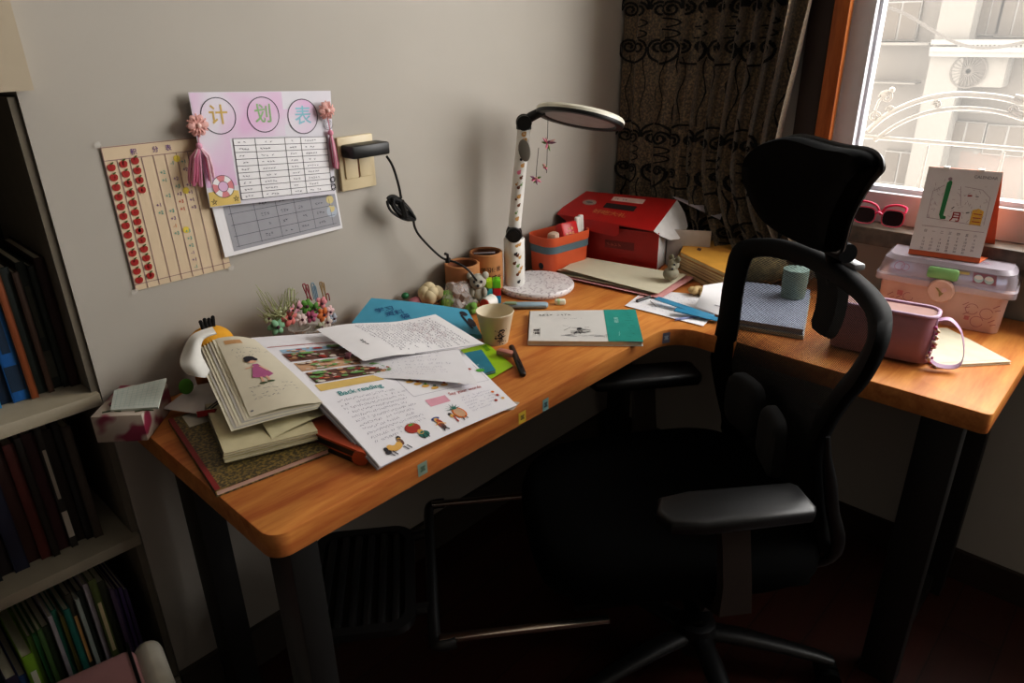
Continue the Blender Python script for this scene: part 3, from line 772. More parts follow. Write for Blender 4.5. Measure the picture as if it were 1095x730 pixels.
# pink bin in front of the shelves
pm = mat('blush_plastic', 'c99a9a', .5, var=.03); pw = mat('bin_rim_white', 'd8d2c4', .45)
BA = D(135, 686, .345); BBv = D(40, 728, .345); dirb = (BBv-BA); dirb.z = 0; dirb.normalize(); ang = math.atan2(dirb.y, dirb.x)
pb = thing('storage_bin', 'pale pink plastic bin with white rounded end standing below the bookshelf', 'bin', (BA.x, BA.y, 0), ang)
def bb(g, name, m): return g.build(name, m, pb, local=True)
g = G(); g.box((.19, .13, .17), (.40, .25, .34), bev=.02, seg=3); bb(g, 'body', pm)
g = G(); g.box((-.028, .13, .168), (.05, .27, .335), bev=.024, seg=4); bb(g, 'end_panel', pw)
g = G(); g.box((.0, .13, .17), (.006, .262, .345), bev=.002); bb(g, 'seal', BLACKP)
g = G(); g.box((.06, .09, .342), (.028, .012, .006), bev=.003); bb(g, 'latch', mat('latch_brown', '3a2018', .5))
# ------------------------------------------------------------------ wall papers
def wall_sheet(tl, tr, br, bl, off, bump=None):
    return Sheet(WA(*tl, off), WA(*tr, off), WA(*br, off), WA(*bl, off), bump)
PURP = mat('purple_ink', '6a4a80', .7); KRAFT = mat('kraft_chart', 'd4bfa2', .8, var=.03); KLINE = mat('chart_line', '8c6f74', .8); APP = mat('apple_red', 'a3201a', .6); TAPE = mat('clear_tape', 'e4e0d8', .3, alpha=.35)
cs = wall_sheet((107, 157.5), (216, 146), (247, 286), (145, 311), .003)
at = thing('reward_chart', 'tan paper points chart with rows of red apple stickers taped to the wall', 'chart', WA(190, 300, .003))
g = G(); cs.paper(g, 0, 4, 4)
for u in (0.004, .12, .235, .35, .465, .58, .695, .81, .925): cs.line(g, u, .09 if u > .01 else .0, u, .995, .0012, 1, n=2)
for v in (.004, .09, .955): cs.line(g, 0, v, 1, v, .0012, 1, n=2)
for i, t in enumerate('积分表'): cs.text(g, t, (.29, .50, .63)[i], .05, .011, 2)
rr_ = random.Random(3)
for u0, rows_, ink in ((.47, range(1, 12), 3), (.585, range(1, 16), 4), (.70, range(1, 9), 2), (.36, (6, 7), 5)):
    for k in rows_:
        if rr_.random() < .3: continue
        cs.text(g, rr_.choice(['+1', '-1', '+2', '+3']), u0+.05, .1+.055*k, .009, rr_.choice([ink, 2, 5]))
for (u, v) in ((.69, .13), (.71, .36), (.62, .64)): cs.disc(g, u, v, .006, 6)
g.build('chart_paper', [KRAFT, KLINE, PURP, mat('orange_pen', 'c8703a', .7), mat('red_pen', 'b8403a', .7), mat('teal_pen', '4a9a90', .7), mat('yellow_pen', 'd8c050', .7)], at, smooth=0)
def apple(u, v, half=False):
    g = G()
    cs.disc(g, u, v+.003, .0062, 0, .0012, sx=1.05, sy=.9); cs.disc(g, u-.012, v-.003, .0046, 0, .0013); cs.disc(g, u+.012, v-.003, .0046, 0, .0013)
    cs.disc(g, u+.012, v-.026, .0020, 1, .0014, sx=1.6, sy=.7, rot=-.5); cs.line(g, u, v-.018, u+.006, v-.03, .0010, 1, .0014)
    return g.build('apple_sticker', [APP, mat('apple_leaf', '4a5a28', .7)], at, smooth=0)
for k in range(13):
    apple(.055, .135+.066*k)
for k in range(13):
    apple(.17, .122+.066*k)
for k in range(4): apple(.283, .11+.066*k)
for (u, v) in ((-.02, -.02), (1.0, 1.0), (-.01, 1.0)):
    g = G(); p = [(u-.03, v-.01), (u-.03, v+.02), (u+.03, v+.015), (u+.03, v-.02)]; cs.ink(g, p, 0, .0016); g.build('tape', TAPE, at, smooth=0)

# grey printed timetable hanging below the plan
GP = mat('grey_print', 'a0a0a6', .75, var=.04)
gs_ = wall_sheet((216, 180), (352, 165), (366.5, 244), (240, 275), .007, lambda u, v: .003*(1-u)*v)
g = G(); gs_.paper(g, 0, 8, 8)
gs_.rect(g, .075, .02, .985, .955, 1, .0004, n=6)
for v in (.40, .53, .66, .79, .91): gs_.line(g, .10, v, .95, v, .0008, 2, n=6)
for u in (.12, .30, .47, .62, .76, .92): gs_.line(g, u, .38, u, .92, .0008, 2, n=4)
for v in (.475, .6, .725, .85):
    for u in (.385, .545, .69, .84): gs_.scribble(g, u-.045, v-.03, u+.05, v+.03, 1, 2, cw=.006, dense=3)
gs_.disc(g, .93, .58, .009, 3); gs_.disc(g, .93, .74, .013, 4); gs_.disc(g, .93, .70, .008, 3)
tag(g.build('timetable_sheet', [WHITE, GP, mat('grey_print_ink', '50505a', .8), mat('pale_yellow', 'd4c48c', .7), mat('pale_blue_grey', 'b0b8c4', .7)], smooth=0), 'grey printed timetable sheet sticking out under the pink plan poster', 'sheet')

# plan poster
WASH = bpy.data.materials.new('pink_wash_paper'); WASH.use_nodes = True
nt = WASH.node_tree; b = nt.nodes['Principled BSDF']; tc = nt.nodes.new('ShaderNodeTexCoord'); nz = nt.nodes.new('ShaderNodeTexNoise'); nz.inputs['Scale'].default_value = 9; nz.inputs['Detail'].default_value = 2
rp = nt.nodes.new('ShaderNodeValToRGB'); rp.color_ramp.elements[0].position = .38; rp.color_ramp.elements[1].position = .62; rp.color_ramp.elements[0].color = (*lin('dcb6d6'), 1); rp.color_ramp.elements[1].color = (*lin('dcd6e0'), 1)
nt.links.new(tc.outputs['Object'], nz.inputs['Vector']); nt.links.new(nz.outputs['Fac'], rp.inputs[0]); nt.links.new(rp.outputs[0], b.inputs['Base Color']); b.inputs['Roughness'].default_value = .75
WASH2 = mat('lilac_white_paper', 'd9d6de', .75, var=.03, scale=12)
ps = wall_sheet((200, 98.5), (353.5, 97), (358.5, 207), (224.5, 222), .016, lambda u, v: .004*(1-u)**2*(1-v)+.003*math.sin(u*PI)*v)
po = thing('plan_poster', 'pink hand-drawn plan poster with three lettered circles and a table', 'poster', WA(290, 215, .012))
PO = [WASH2, INK, mat('gold_letters', 'c8a860', .7), mat('green_letters', '90b482', .7), mat('blue_letters', '8cc0d0', .7), WASH, mat('sand', 'd8bc70', .7), mat('ring_red', 'd88a90', .7), WHITE]
g = G(); ps.paper(g, 0, 12, 12)
def pw(u, v): return ps.inv(WA(u, v, .016))
def wash(u0, v0, u1, v1): ps.rect(g, u0, v0, u1, v1, 5, .0003, n=6)
wash(.005, .005, .62, .40); wash(.005, .40, .215, .82); wash(.62, .16, .86, .30)
for (u_, v_), r_, t, m in (((232.8, 123.8), 19.4, '计', 2), ((281, 122.5), 18.6, '划', 3), ((323.5, 124.5), 18.2, '表', 4)):
    u, v = pw(u_, v_); r = (WA(u_, v_+r_, .016)-WA(u_, v_, .016)).length
    ps.disc(g, u, v, r, 5, .0006, seg=24); ps.ring(g, u, v, r, .0016, 1, .0009)
    ps.text(g, t, u, v-.01, r*1.15, m, .0011)
class SubSheet(Sheet):
    pass
tq = [pw(*p) for p in ((248.2, 148), (348.6, 146), (354.4, 203.3), (257.8, 213.4))]
tS = SubSheet(*[ps.pos(*q) for q in tq])
def sub_pos(u, v):
    a, b_, c_, d = tq
    return ps.pos(*[(a[i]*(1-u)+b_[i]*u)*(1-v)+(d[i]*(1-u)+c_[i]*u)*v for i in (0, 1)])+Vector((0, -.0005, 0))
tS.pos = sub_pos
TU = [0, .215, .525, .70, 1]; TV = [k/9 for k in range(10)]
tS.rect(g, 0, 0, 1, 1, 8, .0002, n=6)
for v in TV: tS.line(g, 0, v, 1, v, .0010, 1, n=6)
for u in TU: tS.line(g, u, 0, u, 1, .0010, 1, n=6)
for v in TV[:-1]:
    for a, b_ in zip(TU, TU[1:]): tS.scribble(g, a+.04, v+.035, a+(b_-a)*.85, v+.085, 1, 9, cw=.0055, th=.0007, dense=3)
def pp(pts, m, l=.0006): ps.ink(g, [pw(*p) for p in pts][::-1], m, l)
pp([(222.5, 206), (238, 202.5), (254.4, 203.3), (257, 217), (224.8, 221.3)], 6)
lu, lv = pw(238.2, 199.2); lr = (WA(238, 211, .012)-WA(238, 199, .012)).length
ps.ring(g, lu, lv, lr*.72, lr*.5, 7, .0009); ps.disc(g, lu, lv, lr*.45, 5, .001)
for k in range(4): ps.ring(g, lu, lv, lr*.72, lr*.5, 8, .0011, seg=4, a0=k*PI/2+.3, a1=k*PI/2+1.0)
ps.ring(g, lu, lv, lr, .001, 1, .0012); ps.ring(g, lu, lv, lr*.46, .001, 1, .0012)
for q_ in ((229, 216), (252, 212)):
    u, v = pw(*q_)
    for k in range(5): q = k*2*PI/5-PI/2; ps.line(g, u+.006*math.cos(q)/ps.w, v+.006*math.sin(q)/ps.h, u+.006*math.cos(q+2.51)/ps.w, v+.006*math.sin(q+2.51)/ps.h, .0008, 1)
u, v = pw(350.5, 132.5)
for k in range(3): ps.ring(g, u, v, .011-.003*k, .0008, 1, .0012, a0=k, a1=k+5)
for q_ in ((355, 192), (360, 191), (356, 199), (360, 200)):
    u, v = pw(*q_); ps.ring(g, min(u, .985), v, .0055, .0016, 1, .0012, seg=10)
g.build('poster_paper', PO+[GREYINK], po, smooth=0)

def tassel(name, label, ftop, fr, p0, p1, spread, col1):
    root = thing(name, label, 'ornament', WA(p1[0], p1[1], .02), 0, 'tassels pinned on the plan poster')
    c0 = WA(*ftop, .028); g = G()
    for k in range(6):
        q = k*PI/3; d = Vector((math.cos(q), 0, math.sin(q)))*fr*.62
        X = Matrix.Rotation(-q, 3, 'Y')
        g.ball(c0+d+Vector((0, rnd.uniform(-.004, .002), 0)), (fr*.55, fr*.25, fr*.42), 0, 10, 6, X)
        for s_ in (-.5, .0, .5):
            e = Vector((math.cos(q+s_), 0, math.sin(q+s_)))*fr*1.15
            g.tube([c0, c0+e*.6+Vector((0, -.006, 0)), c0+e], .0012, 1, 5)
    g.ball(c0+Vector((0, -.006, 0)), fr*.28, 2, 10, 6)
    g.build('flower', [mat('coral_gauze', 'e4b0a8', .6, alpha=.85), mat('coral_thread', 'e0a8a0', .6), mat('bead', 'f0c8c0', .3)], root)
    g = G(); a, b_ = WA(*p0, .024), WA(*p1, .022)
    g.tube([c0, a], .0012, 0, 5); g.ball(a, .006, 0, 8, 6)
    for k in range(26):
        q = rnd.uniform(-1, 1); w = rnd.uniform(-1, 1)
        e = b_+Vector((q*spread, w*.006, rnd.uniform(-.008, .012)*abs(q)+abs(q)*.012))
        mid_ = a.lerp(e, .3)+Vector((q*spread*.35, w*.006, 0))
        g.tube([a, mid_, a.lerp(e, .7)+Vector((q*spread*.2, w*.005, 0)), e], .0016, k % 3, 5)
    g.build('tassel', [mat('tassel_'+col1, col1, .5), mat('tassel_pale', 'ecccd4', .5), mat('tassel_deep', 'd4809c', .5)], root)
tassel('tassel', 'coral flower with a wide pink tassel on the poster side nearest the apple chart', (211, 134), .017, (213, 156), (217, 200), .024, 'e2a4bc')
tassel('tassel', 'coral flower with a slim pink tassel on the poster side nearest the socket', (349, 118), .016, (353.5, 142), (360, 181), .007, 'e092a8')

# switch plate, adapter, cable
BEI = mat('beige_plastic', 'd6c5a2', .4, var=.03)
sp = thing('wall_socket', 'beige wall socket plate beside the pink poster', 'socket', WA(380, 200, 0))
s_ = wall_sheet((358, 146), (395.5, 141.5), (399.5, 198.5), (362, 203), .0)
cx = (s_.c[0]+s_.c[2])/2; w_, h_ = s_.w, s_.h
g = G(); g.box((cx.x, YA-.005, cx.z), (w_, .010, h_), bev=.003); g.build('plate', BEI, sp)
g = G(); g.box((cx.x-w_*.2, YA-.0115, cx.z), (w_*.36, .005, h_*.55), bev=.002); g.build('switch', BEI, sp)
g = G(); g.box((cx.x+w_*.2, YA-.0115, cx.z), (w_*.36, .005, h_*.55), bev=.002); g.box((cx.x, YA-.0105, cx.z), (w_*.03, .003, h_*.56), 1); g.build('outlet', [BEI, BRN], sp)
ad = thing('power_adapter', 'black plug-in power adapter in the beige socket', 'adapter', WA(392, 172, .04))
a0 = WA(373, 163.5, .045); a1 = WA(413, 164, .045)
g = G(); g.box((a0.lerp(a1, .5).x+.002, YA-.035, a0.z), ((a1-a0).x, .045, .026), bev=.004); g.build('body', BLACKP, ad)
g = G(); g.box((a0.lerp(a1, .5).x, YA-.035, a0.z+.0131), ((a1-a0).x*.5, .03, .0006)); g.build('top_patch', mat('dull_beige', '5c584c', .6), ad)  # dull beige patch on the adapter's top face
pc = thing('power_cable', 'black cable with a tied coil running from the adapter down to the lamp', 'cable', WA(440, 290, .1))
w0, w1 = WA(413.5, 167, .04), WA(429, 212, .05)
q0 = WA(442, 233, .05); q1 = WA(452, 256, .055); q2 = WA(472, 275, .07)
e0 = WA(500, 288, .115); e1 = WA(510, 300, .125)
g = G(); g.tube(smooth_path([w0, WA(420, 178, .04), WA(426, 197, .045), w1], 6), .0028)
g.tube(smooth_path([q0, WA(444, 244, .05), q1, q2, e0.lerp(q2, .45)+Vector((0, 0, .004)), e0, e1, WA(517, 307, .118), D(534, 316, .756)], 6), .0028); g.build('cord', BLACKP, pc)
g = G()
for k in range(5):
    o_ = Vector((rnd.uniform(-.006, .006), rnd.uniform(-.008, .008), rnd.uniform(-.004, .004)))
    a_, b_ = WA(418, 213, .05)+o_, WA(443, 234, .05)+o_*.5; n_ = Vector((.35, 0, .9))*(.006+.003*k)
    g.tube(smooth_path([a_, a_.lerp(b_, .25)+n_, a_.lerp(b_, .75)+n_*.8, b_, a_.lerp(b_, .7)-n_*.8, a_.lerp(b_, .2)-n_], 5, True), .0032, 0, 6)
g.tube([WA(428, 215, .052), WA(433, 232, .052)], .009, 0, 8); g.build('coil', BLACKP, pc)
g = G(); e_ = q2.lerp(e0, .25); g.tube([e_, e_+Vector((-.004, -.004, .016)), e_+Vector((-.012, -.004, .02))], .0035, 0, 6); g.box(e_, (.012, .01, .012), rz=.4, bev=.002); g.build('cable_clip', BLACKP, pc)

# ------------------------------------------------------------------ desk lamp
lb = Vector((1.352, 1.19, ZD))
lampc = Vector((1.305, 1.225, 0))
TERR = bpy.data.materials.new('terrazzo'); TERR.use_nodes = True
nt = TERR.node_tree; b = nt.nodes['Principled BSDF']; tc = nt.nodes.new('ShaderNodeTexCoord'); vo = nt.nodes.new('ShaderNodeTexVoronoi'); vo.inputs['Scale'].default_value = 210
rp = nt.nodes.new('ShaderNodeValToRGB'); rp.color_ramp.interpolation = 'CONSTANT'; rp.color_ramp.elements[0].color = (*lin('e2dfe0'), 1); rp.color_ramp.elements[1].position = .84; rp.color_ramp.elements[1].color = (*lin('b4abb1'), 1)
sp_ = nt.nodes.new('ShaderNodeSeparateColor'); nt.links.new(tc.outputs['Object'], vo.inputs['Vector']); nt.links.new(vo.outputs['Color'], sp_.inputs[0]); nt.links.new(sp_.outputs[0], rp.inputs[0]); nt.links.new(rp.outputs[0], b.inputs['Base Color']); b.inputs['Roughness'].default_value = .4
lm = thing('desk_lamp', 'white desk lamp with sticker-covered arm and black ring head', 'lamp', lb)
g = G(); g.lathe([(0, ZD+.001), (.097, ZD+.001), (.101, ZD+.006), (.101, ZD+.013), (.098, ZD+.017), (0, ZD+.017)], (lb.x, lb.y, 0), seg=48); g.build('base', TERR, lm, 40)
TZ = .892
g = G(); g.lathe([(.026, ZD+.017), (.0275, ZD+.02), (.0275, TZ-.003), (.0255, TZ), (0, TZ)], (lampc.x, lampc.y, 0), seg=28)
view = (lampc-CAM); view.z = 0; view.normalize(); side = Vector((-view.y, view.x, 0))   # toward image left
class Cyl(Sheet):
    def __init__(s, c, axis0, axis1, r0, r1, fr, half):
        s.a, s.b_, s.r0, s.r1, s.fr, s.half = axis0, axis1, r0, r1, fr, half; s.w = 2*half*r0; s.h = (axis1-axis0).length; s.b = None
    def pos(s, u, v):
        q = (u-.5)*2*s.half; r = s.r0+(s.r1-s.r0)*(1-v); t = (s.a-s.b_).normalized()
        x = (s.fr-t*s.fr.dot(t)).normalized(); y = t.cross(x)
        return s.a.lerp(s.b_, v)+x*math.cos(q)*r+y*math.sin(q)*r
    def nrm(s, u, v):
        a = s.a.lerp(s.b_, v); n = s.pos(u, v)-a; return n.normalized()
ms = [WHT, BRN, mat('bear_tan', 'c89a60', .6), PINK, mat('dull_green', '7a9a60', .6), INK]
cs_ = Cyl(lampc, Vector((lampc.x, lampc.y, TZ)), Vector((lampc.x, lampc.y, ZD+.02)), .0275, .0275, -view, 1.2)
for (u, v, m) in ((.60, .12, 2), (.72, .1, 2), (.62, .33, 1), (.5, .5, 1), (.72, .38, 2), (.64, .56, 4), (.7, .7, 2), (.62, .75, 1), (.78, .62, 2), (.55, .3, 5), (.66, .92, 5)):
    cs_.disc(g, u, v, .0042, m, .0006, seg=10); cs_.disc(g, u+.05, v-.03, .0022, m, .0007, seg=8)
g.build('column', ms, lm)
A0 = Vector((lampc.x, lampc.y, .905)); A1 = A0-side*.028+Vector((0, 0, .262))
g = G(); g.ball(A0, (.021, .021, .024)); X = Matrix.Rotation(math.atan2(view.y, view.x), 3, 'Z') @ Matrix.Rotation(PI/2, 3, 'Y')
g.cyl(A0-view*.028, A0+view*.026, .019, seg=20); g.cyl(A0-view*.031, A0-view*.028, .013, seg=20); g.lathe([(.02, TZ), (.023, TZ+.004), (.02, TZ+.012)], (lampc.x, lampc.y, 0)); g.build('lower_hinge', BLACKP, lm)
B0 = A0+(A1-A0)*.06; g = G(); g.tube([B0, A1], [.0165, .0158], 0, 24)
as_ = Cyl(None, A1, B0, .0165, .0158, -view, 1.25)
for (u, v, m, r) in ((.52, .06, 2, .006), (.6, .12, 2, .007), (.42, .16, 5, .003), (.5, .3, 5, .0035), (.62, .36, 2, .005), (.44, .43, 3, .005), (.6, .48, 1, .004), (.5, .58, 1, .004), (.66, .55, 4, .003), (.58, .67, 2, .005), (.62, .76, 1, .004), (.42, .7, 1, .003), (.5, .84, 4, .003), (.6, .9, 2, .005), (.36, .55, 2, .003)):
    as_.disc(g, u, v, r, m, .0006, seg=10); as_.disc(g, u+.07, v-.018, r*.5, m, .0007, seg=8)
g.build('arm', ms, lm)
g = G(); t_ = (A1-A0).normalized(); ce = A0.lerp(A1, .80)-view*.0172-side*.006
g.ball(ce, (.0145, .004, .027), X=Matrix.Rotation(math.atan2(view.y, view.x)+PI/2, 3, 'Z') @ Matrix.Rotation(.18, 3, 'Y')); g.build('hang_tag', mat('grey_tag', '77736a', .6), lm)['label'] = 'oval grey tag'
HJ = A1+Vector((0, 0, .012))
g = G(); g.tube([A1-t_*.004, HJ], .0185, 0, 20); g.cyl(HJ-view*.022, HJ+view*.022, .0175, seg=20); g.ball(HJ, .02); g.build('upper_hinge', BLACKP, lm)
# ring head: underside tilted toward the room
q = math.radians(11.5); tt = math.radians(9.5)
hd = ray(620, 127).normalized(); hx = hd.cross(_U).normalized(); hy = hx.cross(hd)
mj = hx*math.cos(q)-hy*math.sin(q); nn = (-hx*math.sin(q)-hy*math.cos(q))*math.cos(tt)-hd*math.sin(tt)
mn = mj.cross(nn).normalized()
HR_ = .108
dist = (HJ-CAM).length; hc_ = CAM+hd*(dist*1.0)
XH = Matrix((mj, mn, -nn)).transposed()          # local z is the back of the head
g = G(); g.lathe([(HR_*.80, -.002), (HR_*.84, -.006), (HR_*.985, -.006), (HR_, -.002), (HR_, .002)], hc_, X=XH, seg=56); g.build('head_ring', BLACKP, lm, 40)
g = G(); g.lathe([(HR_, .002), (HR_, .008), (HR_*.96, .013), (0, .014)], hc_, X=XH, seg=56); g.build('head_cover', mat('head_cream', 'd8d4c4', .4), lm, 40)
g = G(); g.lathe([(0, -.0022), (HR_*.81, -.0022)], hc_, X=XH, seg=56); g.build('diffuser', mat('diffuser', 'a8a2a6', .5), lm)
g = G(); he = hc_-mj*HR_*.94; g.tube([HJ, HJ.lerp(he, .5), he+mj*.012-nn*.004], [.012, .012, .011], 0, 12); g.build('head_neck', BLACKP, lm)

# hanging origami ornament
ho = thing('hanging_ornament', 'string of tiny pink and green flower charms hanging from the lamp head', 'ornament', CAM+ray(577, 195).normalized()*(dist-.02))
def hp_(u, v): return CAM+ray(u, v).normalized()*(dist-.015)
g = G(); g.tube([hp_(586, 125), hp_(585.5, 150), hp_(584.5, 185)], .0007, 0, 5); g.tube([hp_(576, 158), hp_(574, 178), hp_(573, 195)], .0007, 0, 5); g.build('string', INK, ho)
for (u, v, s_) in ((585.5, 153, .024), (583.5, 178, .0122), (573, 191, .021)):
    g = G(); p = hp_(u, v)
    for k in range(9):
        d = Vector((rnd.uniform(-1, 1), rnd.uniform(-1, 1), rnd.uniform(-.8, .5))).normalized()*s_*rnd.uniform(.6, 1)
        if s_ < .0125: d = Vector((d.x*.8, d.y*.8, -abs(d.z)*2+.008))
        g.tube([p, p+d*.5, p+d], [.0012, .0032, .0003], k % 4, 6)
    g.build('flower_charm', [PINK, mat('charm_green', '7a9a60', .6), mat('charm_pale', 'd8a8a0', .6), mat('charm_mauve', '8a6078', .6)], ho)
# ------------------------------------------------------------------ things at the back of the desk
# orange basket
ba = thing('storage_basket', 'orange plastic basket with a blue-grey band under its rim behind the lamp', 'basket', (1.522, 1.252, ZD), math.radians(-6))
OP = mat('orange_plastic', 'd2603a', .45, var=.03); BG = mat('band_blue_grey', '5f7680', .5)
def rl(w, h, r, n=6): return rr(0, 0, w, h, r, n)
g = G(); prof = [(.86, .002), (.9, .0), (.94, .012), (.965, .055), (1.0, .058), (1.0, .076), (1.02, .078), (1.02, .098), (.98, .098), (.95, .06), (.86, .012)]
L0 = rl(.172, .100, .032); n = len(L0); vs = [(x*s_, y*s_, z*1.13) for s_, z in prof for x, y in L0]
fs = [(i*n+k, i*n+(k+1) % n, (i+1)*n+(k+1) % n, (i+1)*n+k) for i in range(len(prof)-1) for k in range(n)]
g.add(vs, fs, 0)
for i in range(len(prof)-1):
    if i in (4,):
        for k in range(n): g.m[i*n+k] = 1
g.add([(x*.86, y*.86, .012) for x, y in L0], [tuple(range(n))])
g.build('body', [OP, BG], ba, local=True)
g = G(); g.lathe([(0, .002), (.009, .0), (.009, -.003)], (-.083, -.012, .028), X=Matrix.Rotation(-PI/2, 3, 'Y'), seg=14); g.build('badge', INK, ba, local=True)
BZ = ZD+.100
g = G(); bx = Matrix.Rotation(math.radians(-8), 3, 'Z') @ Matrix.Rotation(-.35, 3, 'X')
g.box((1.525, 1.225, BZ+.012), (.062, .03, .055), R=bx, bev=.008); sh = Sheet(*[Vector((1.525, 1.225, BZ+.012))+bx @ Vector(p) for p in ((-.03, -.0155, .027), (.03, -.0155, .027), (.03, -.0155, -.027), (-.03, -.0155, -.027))])
for v in (.25, .5): sh.scribble(g, .15, v, .85, v+.2, 1, 1, cw=.011, th=.002, dense=3)
tag(g.build('snack_packet', [mat('packet_red', 'c41e1e', .35), mat('packet_gold', 'e0a060', .5)]), 'shiny red packet with gold lettering lying in the orange basket', 'packet')
for k in range(4):
    g = G(); g.cyl((1.560+.012*k, 1.215+.004*k, BZ-.03), (1.558+.0125*k, 1.22+.004*k, BZ+.046-.003*(k % 2)), .0062, 0, 12); g.ball((1.558+.0125*k, 1.22+.004*k, BZ+.046-.003*(k % 2)), (.0062, .0062, .004), 0, 10, 6)
    tag(g.build('white_tube', WHT), 'slim white tube standing in the orange basket beside the red packet', 'tube', 'white tubes in the orange basket')
g = G(); g.box((1.475, 1.235, BZ+.0), (.035, .03, .04), rz=.3, bev=.01); tag(g.build('tissue_bundle', mat('beige_bundle', 'd0b4a0', .8)), 'crumpled beige bundle in the orange basket nearest the lamp', 'bundle')

# red cardboard box
RB = mat('red_card', 'a81a16', .45, var=.05); RBW = mat('white_card', 'c8c4c2', .7); RBD = mat('box_dark', '24100e', .8)
bo_a = Vector((1.615, 1.262, ZD)); bo_b = Vector((1.677, 1.022, ZD)); fx = (bo_b-bo_a); W_ = fx.length; ang = math.atan2(fx.y, fx.x)
rb = thing('cardboard_box', 'red cardboard box with its lid ajar in the desk corner', 'box', bo_a, ang)
# local: x along the front toward the room's right, y to the back
DPT, HT = .138, .112
g = G(); t = .003
g.box((W_/2, t/2, HT/2), (W_, t, HT)); g.build('front_panel', RB, rb, local=True)
g = G(); g.box((W_/2, DPT-t/2, HT/2), (W_, t, HT)); g.box((t/2, DPT/2, HT/2), (t, DPT, HT)); g.box((W_/2, DPT/2, t/2), (W_, DPT, t)); g.build('carton', RB, rb, local=True)
g = G(); g.box((W_-t/2, DPT/2, HT/2), (t, DPT-.004, HT-.002)); g.build('end_panel', RBW, rb, local=True)['label'] = 'white inner end panel'
zf, zb = HT+.008, HT+.062
lidS = Sheet((-.055, -.030+.155, zb+.006), (W_+.0, -.012+.165, zb), (W_-.012, -.014, zf), (-.055, -.022, zf+.020))
lidS2 = lidS
T0 = [lidS.pos(0, 0), lidS.pos(1, 0), lidS.pos(1, 1), lidS.pos(0, 1)]
g = G(); lidS.paper(g, 0, 6, 6)
g.add([p-Vector((0, 0, .003)) for p in T0], [(0, 1, 2, 3)], 0)
for a_, b_ in ((0, 1), (1, 2), (2, 3), (3, 0)): g.add([T0[a_], T0[b_], T0[b_]-Vector((0, 0, .003)), T0[a_]-Vector((0, 0, .003))], [(0, 1, 2, 3)], 0)
lidS.rect(g, .40, .10, .72, .26, 1); lidS.scribble(g, .42, .13, .70, .23, 1, 5, cw=.008, th=.0012, dense=3)
lidS.rect(g, .38, .36, .69, .53, 2)
lidS.disc(g, .215, .42, .021, 3, sx=1, sy=.8); lidS.ring(g, .215, .42, .0165, .0015, 4, sx=1, sy=.8, lift=.001); lidS.disc(g, .215, .42, .009, 5, .001, sx=1.2, sy=.5)
for k, ch_ in enumerate('好吃大礼'): lidS.text(g, ch_, .36+.085*k, .70, .026, 4)
g.build('lid', [RB, mat('label_pinkish', 'd0b0a8', .6), RBD, mat('seal_grey', '9a8e88', .5), mat('gold_print', 'c07a48', .5), mat('seal_ink', '6a625e', .6)], rb, local=True)
# front tuck flap hanging over the front
g = G(); a_, b_ = lidS.pos(0, 1), lidS.pos(.66, 1)
g.add([a_, lidS.pos(.66, 1), lidS.pos(.66, 1)+Vector((-.0, -.004, -.026)), lidS.pos(.62, 1)+Vector((0, -.005, -.034)), lidS.pos(.25, 1)+Vector((.0, -.006, -.030)), lidS.pos(.12, 1)+Vector((0, -.004, -.018))], [(0, 5, 4, 3, 2, 1)], 0)
g.build('tuck_flap', RB, rb, local=True)
g = G(); fS = Sheet((W_*.36, -.0006, .075), (W_*.72, -.0006, .075), (W_*.72, -.0006, .052), (W_*.36, -.0006, .052))
fS.rect(g, 0, 0, 1, 1, 0); fS.scribble(g, .05, .15, .95, .85, 1, 1, cw=.012, th=.002, dense=3); g.build('front_label', [mat('label_maroon', '7a1614', .5), mat('label_print', 'a85a4c', .6)], rb, local=True)
g = G(); e0_, e1_ = lidS.pos(1, 1), lidS.pos(1, 0); ax = (e1_-e0_); P = []
L_ = ax.length; axn = ax.normalized(); dn = Vector((.55, .0, -.84)).normalized()
for tt_, dd in ((0, 0), (.10, .026), (.28, .058), (.5, .078), (.72, .086), (.92, .078), (1.02, .045), (1.0, 0)): P.append(e0_+axn*L_*tt_+dn*dd)
g.poly(P, 0); g.poly([p+Vector((-.002, 0, 0)) for p in P][::-1], 0); g.build('dust_flap', RBW, rb, local=True)['label'] = 'white rounded side flap'
g = G(); fl = Sheet(lidS.pos(.98, -.02), lidS.pos(1.0, -.02)+Vector((.13, -.01, -.045)), lidS.pos(1.0, -.05)+Vector((.13, .02, -.030)), lidS.pos(.9, -.02)+Vector((0, .04, .0)))
fl.paper(g, 0, 2, 2); g.build('back_flap', mat('flap_grey', 'c4bcc4', .7), rb, local=True)

g = G(); g.box((W_+.062, DPT*.62, HT/2-.002), (.12, .002, HT-.006), rz=.25); g.build('side_flap', mat('flap_card', 'bcb4b0', .7), rb, local=True)
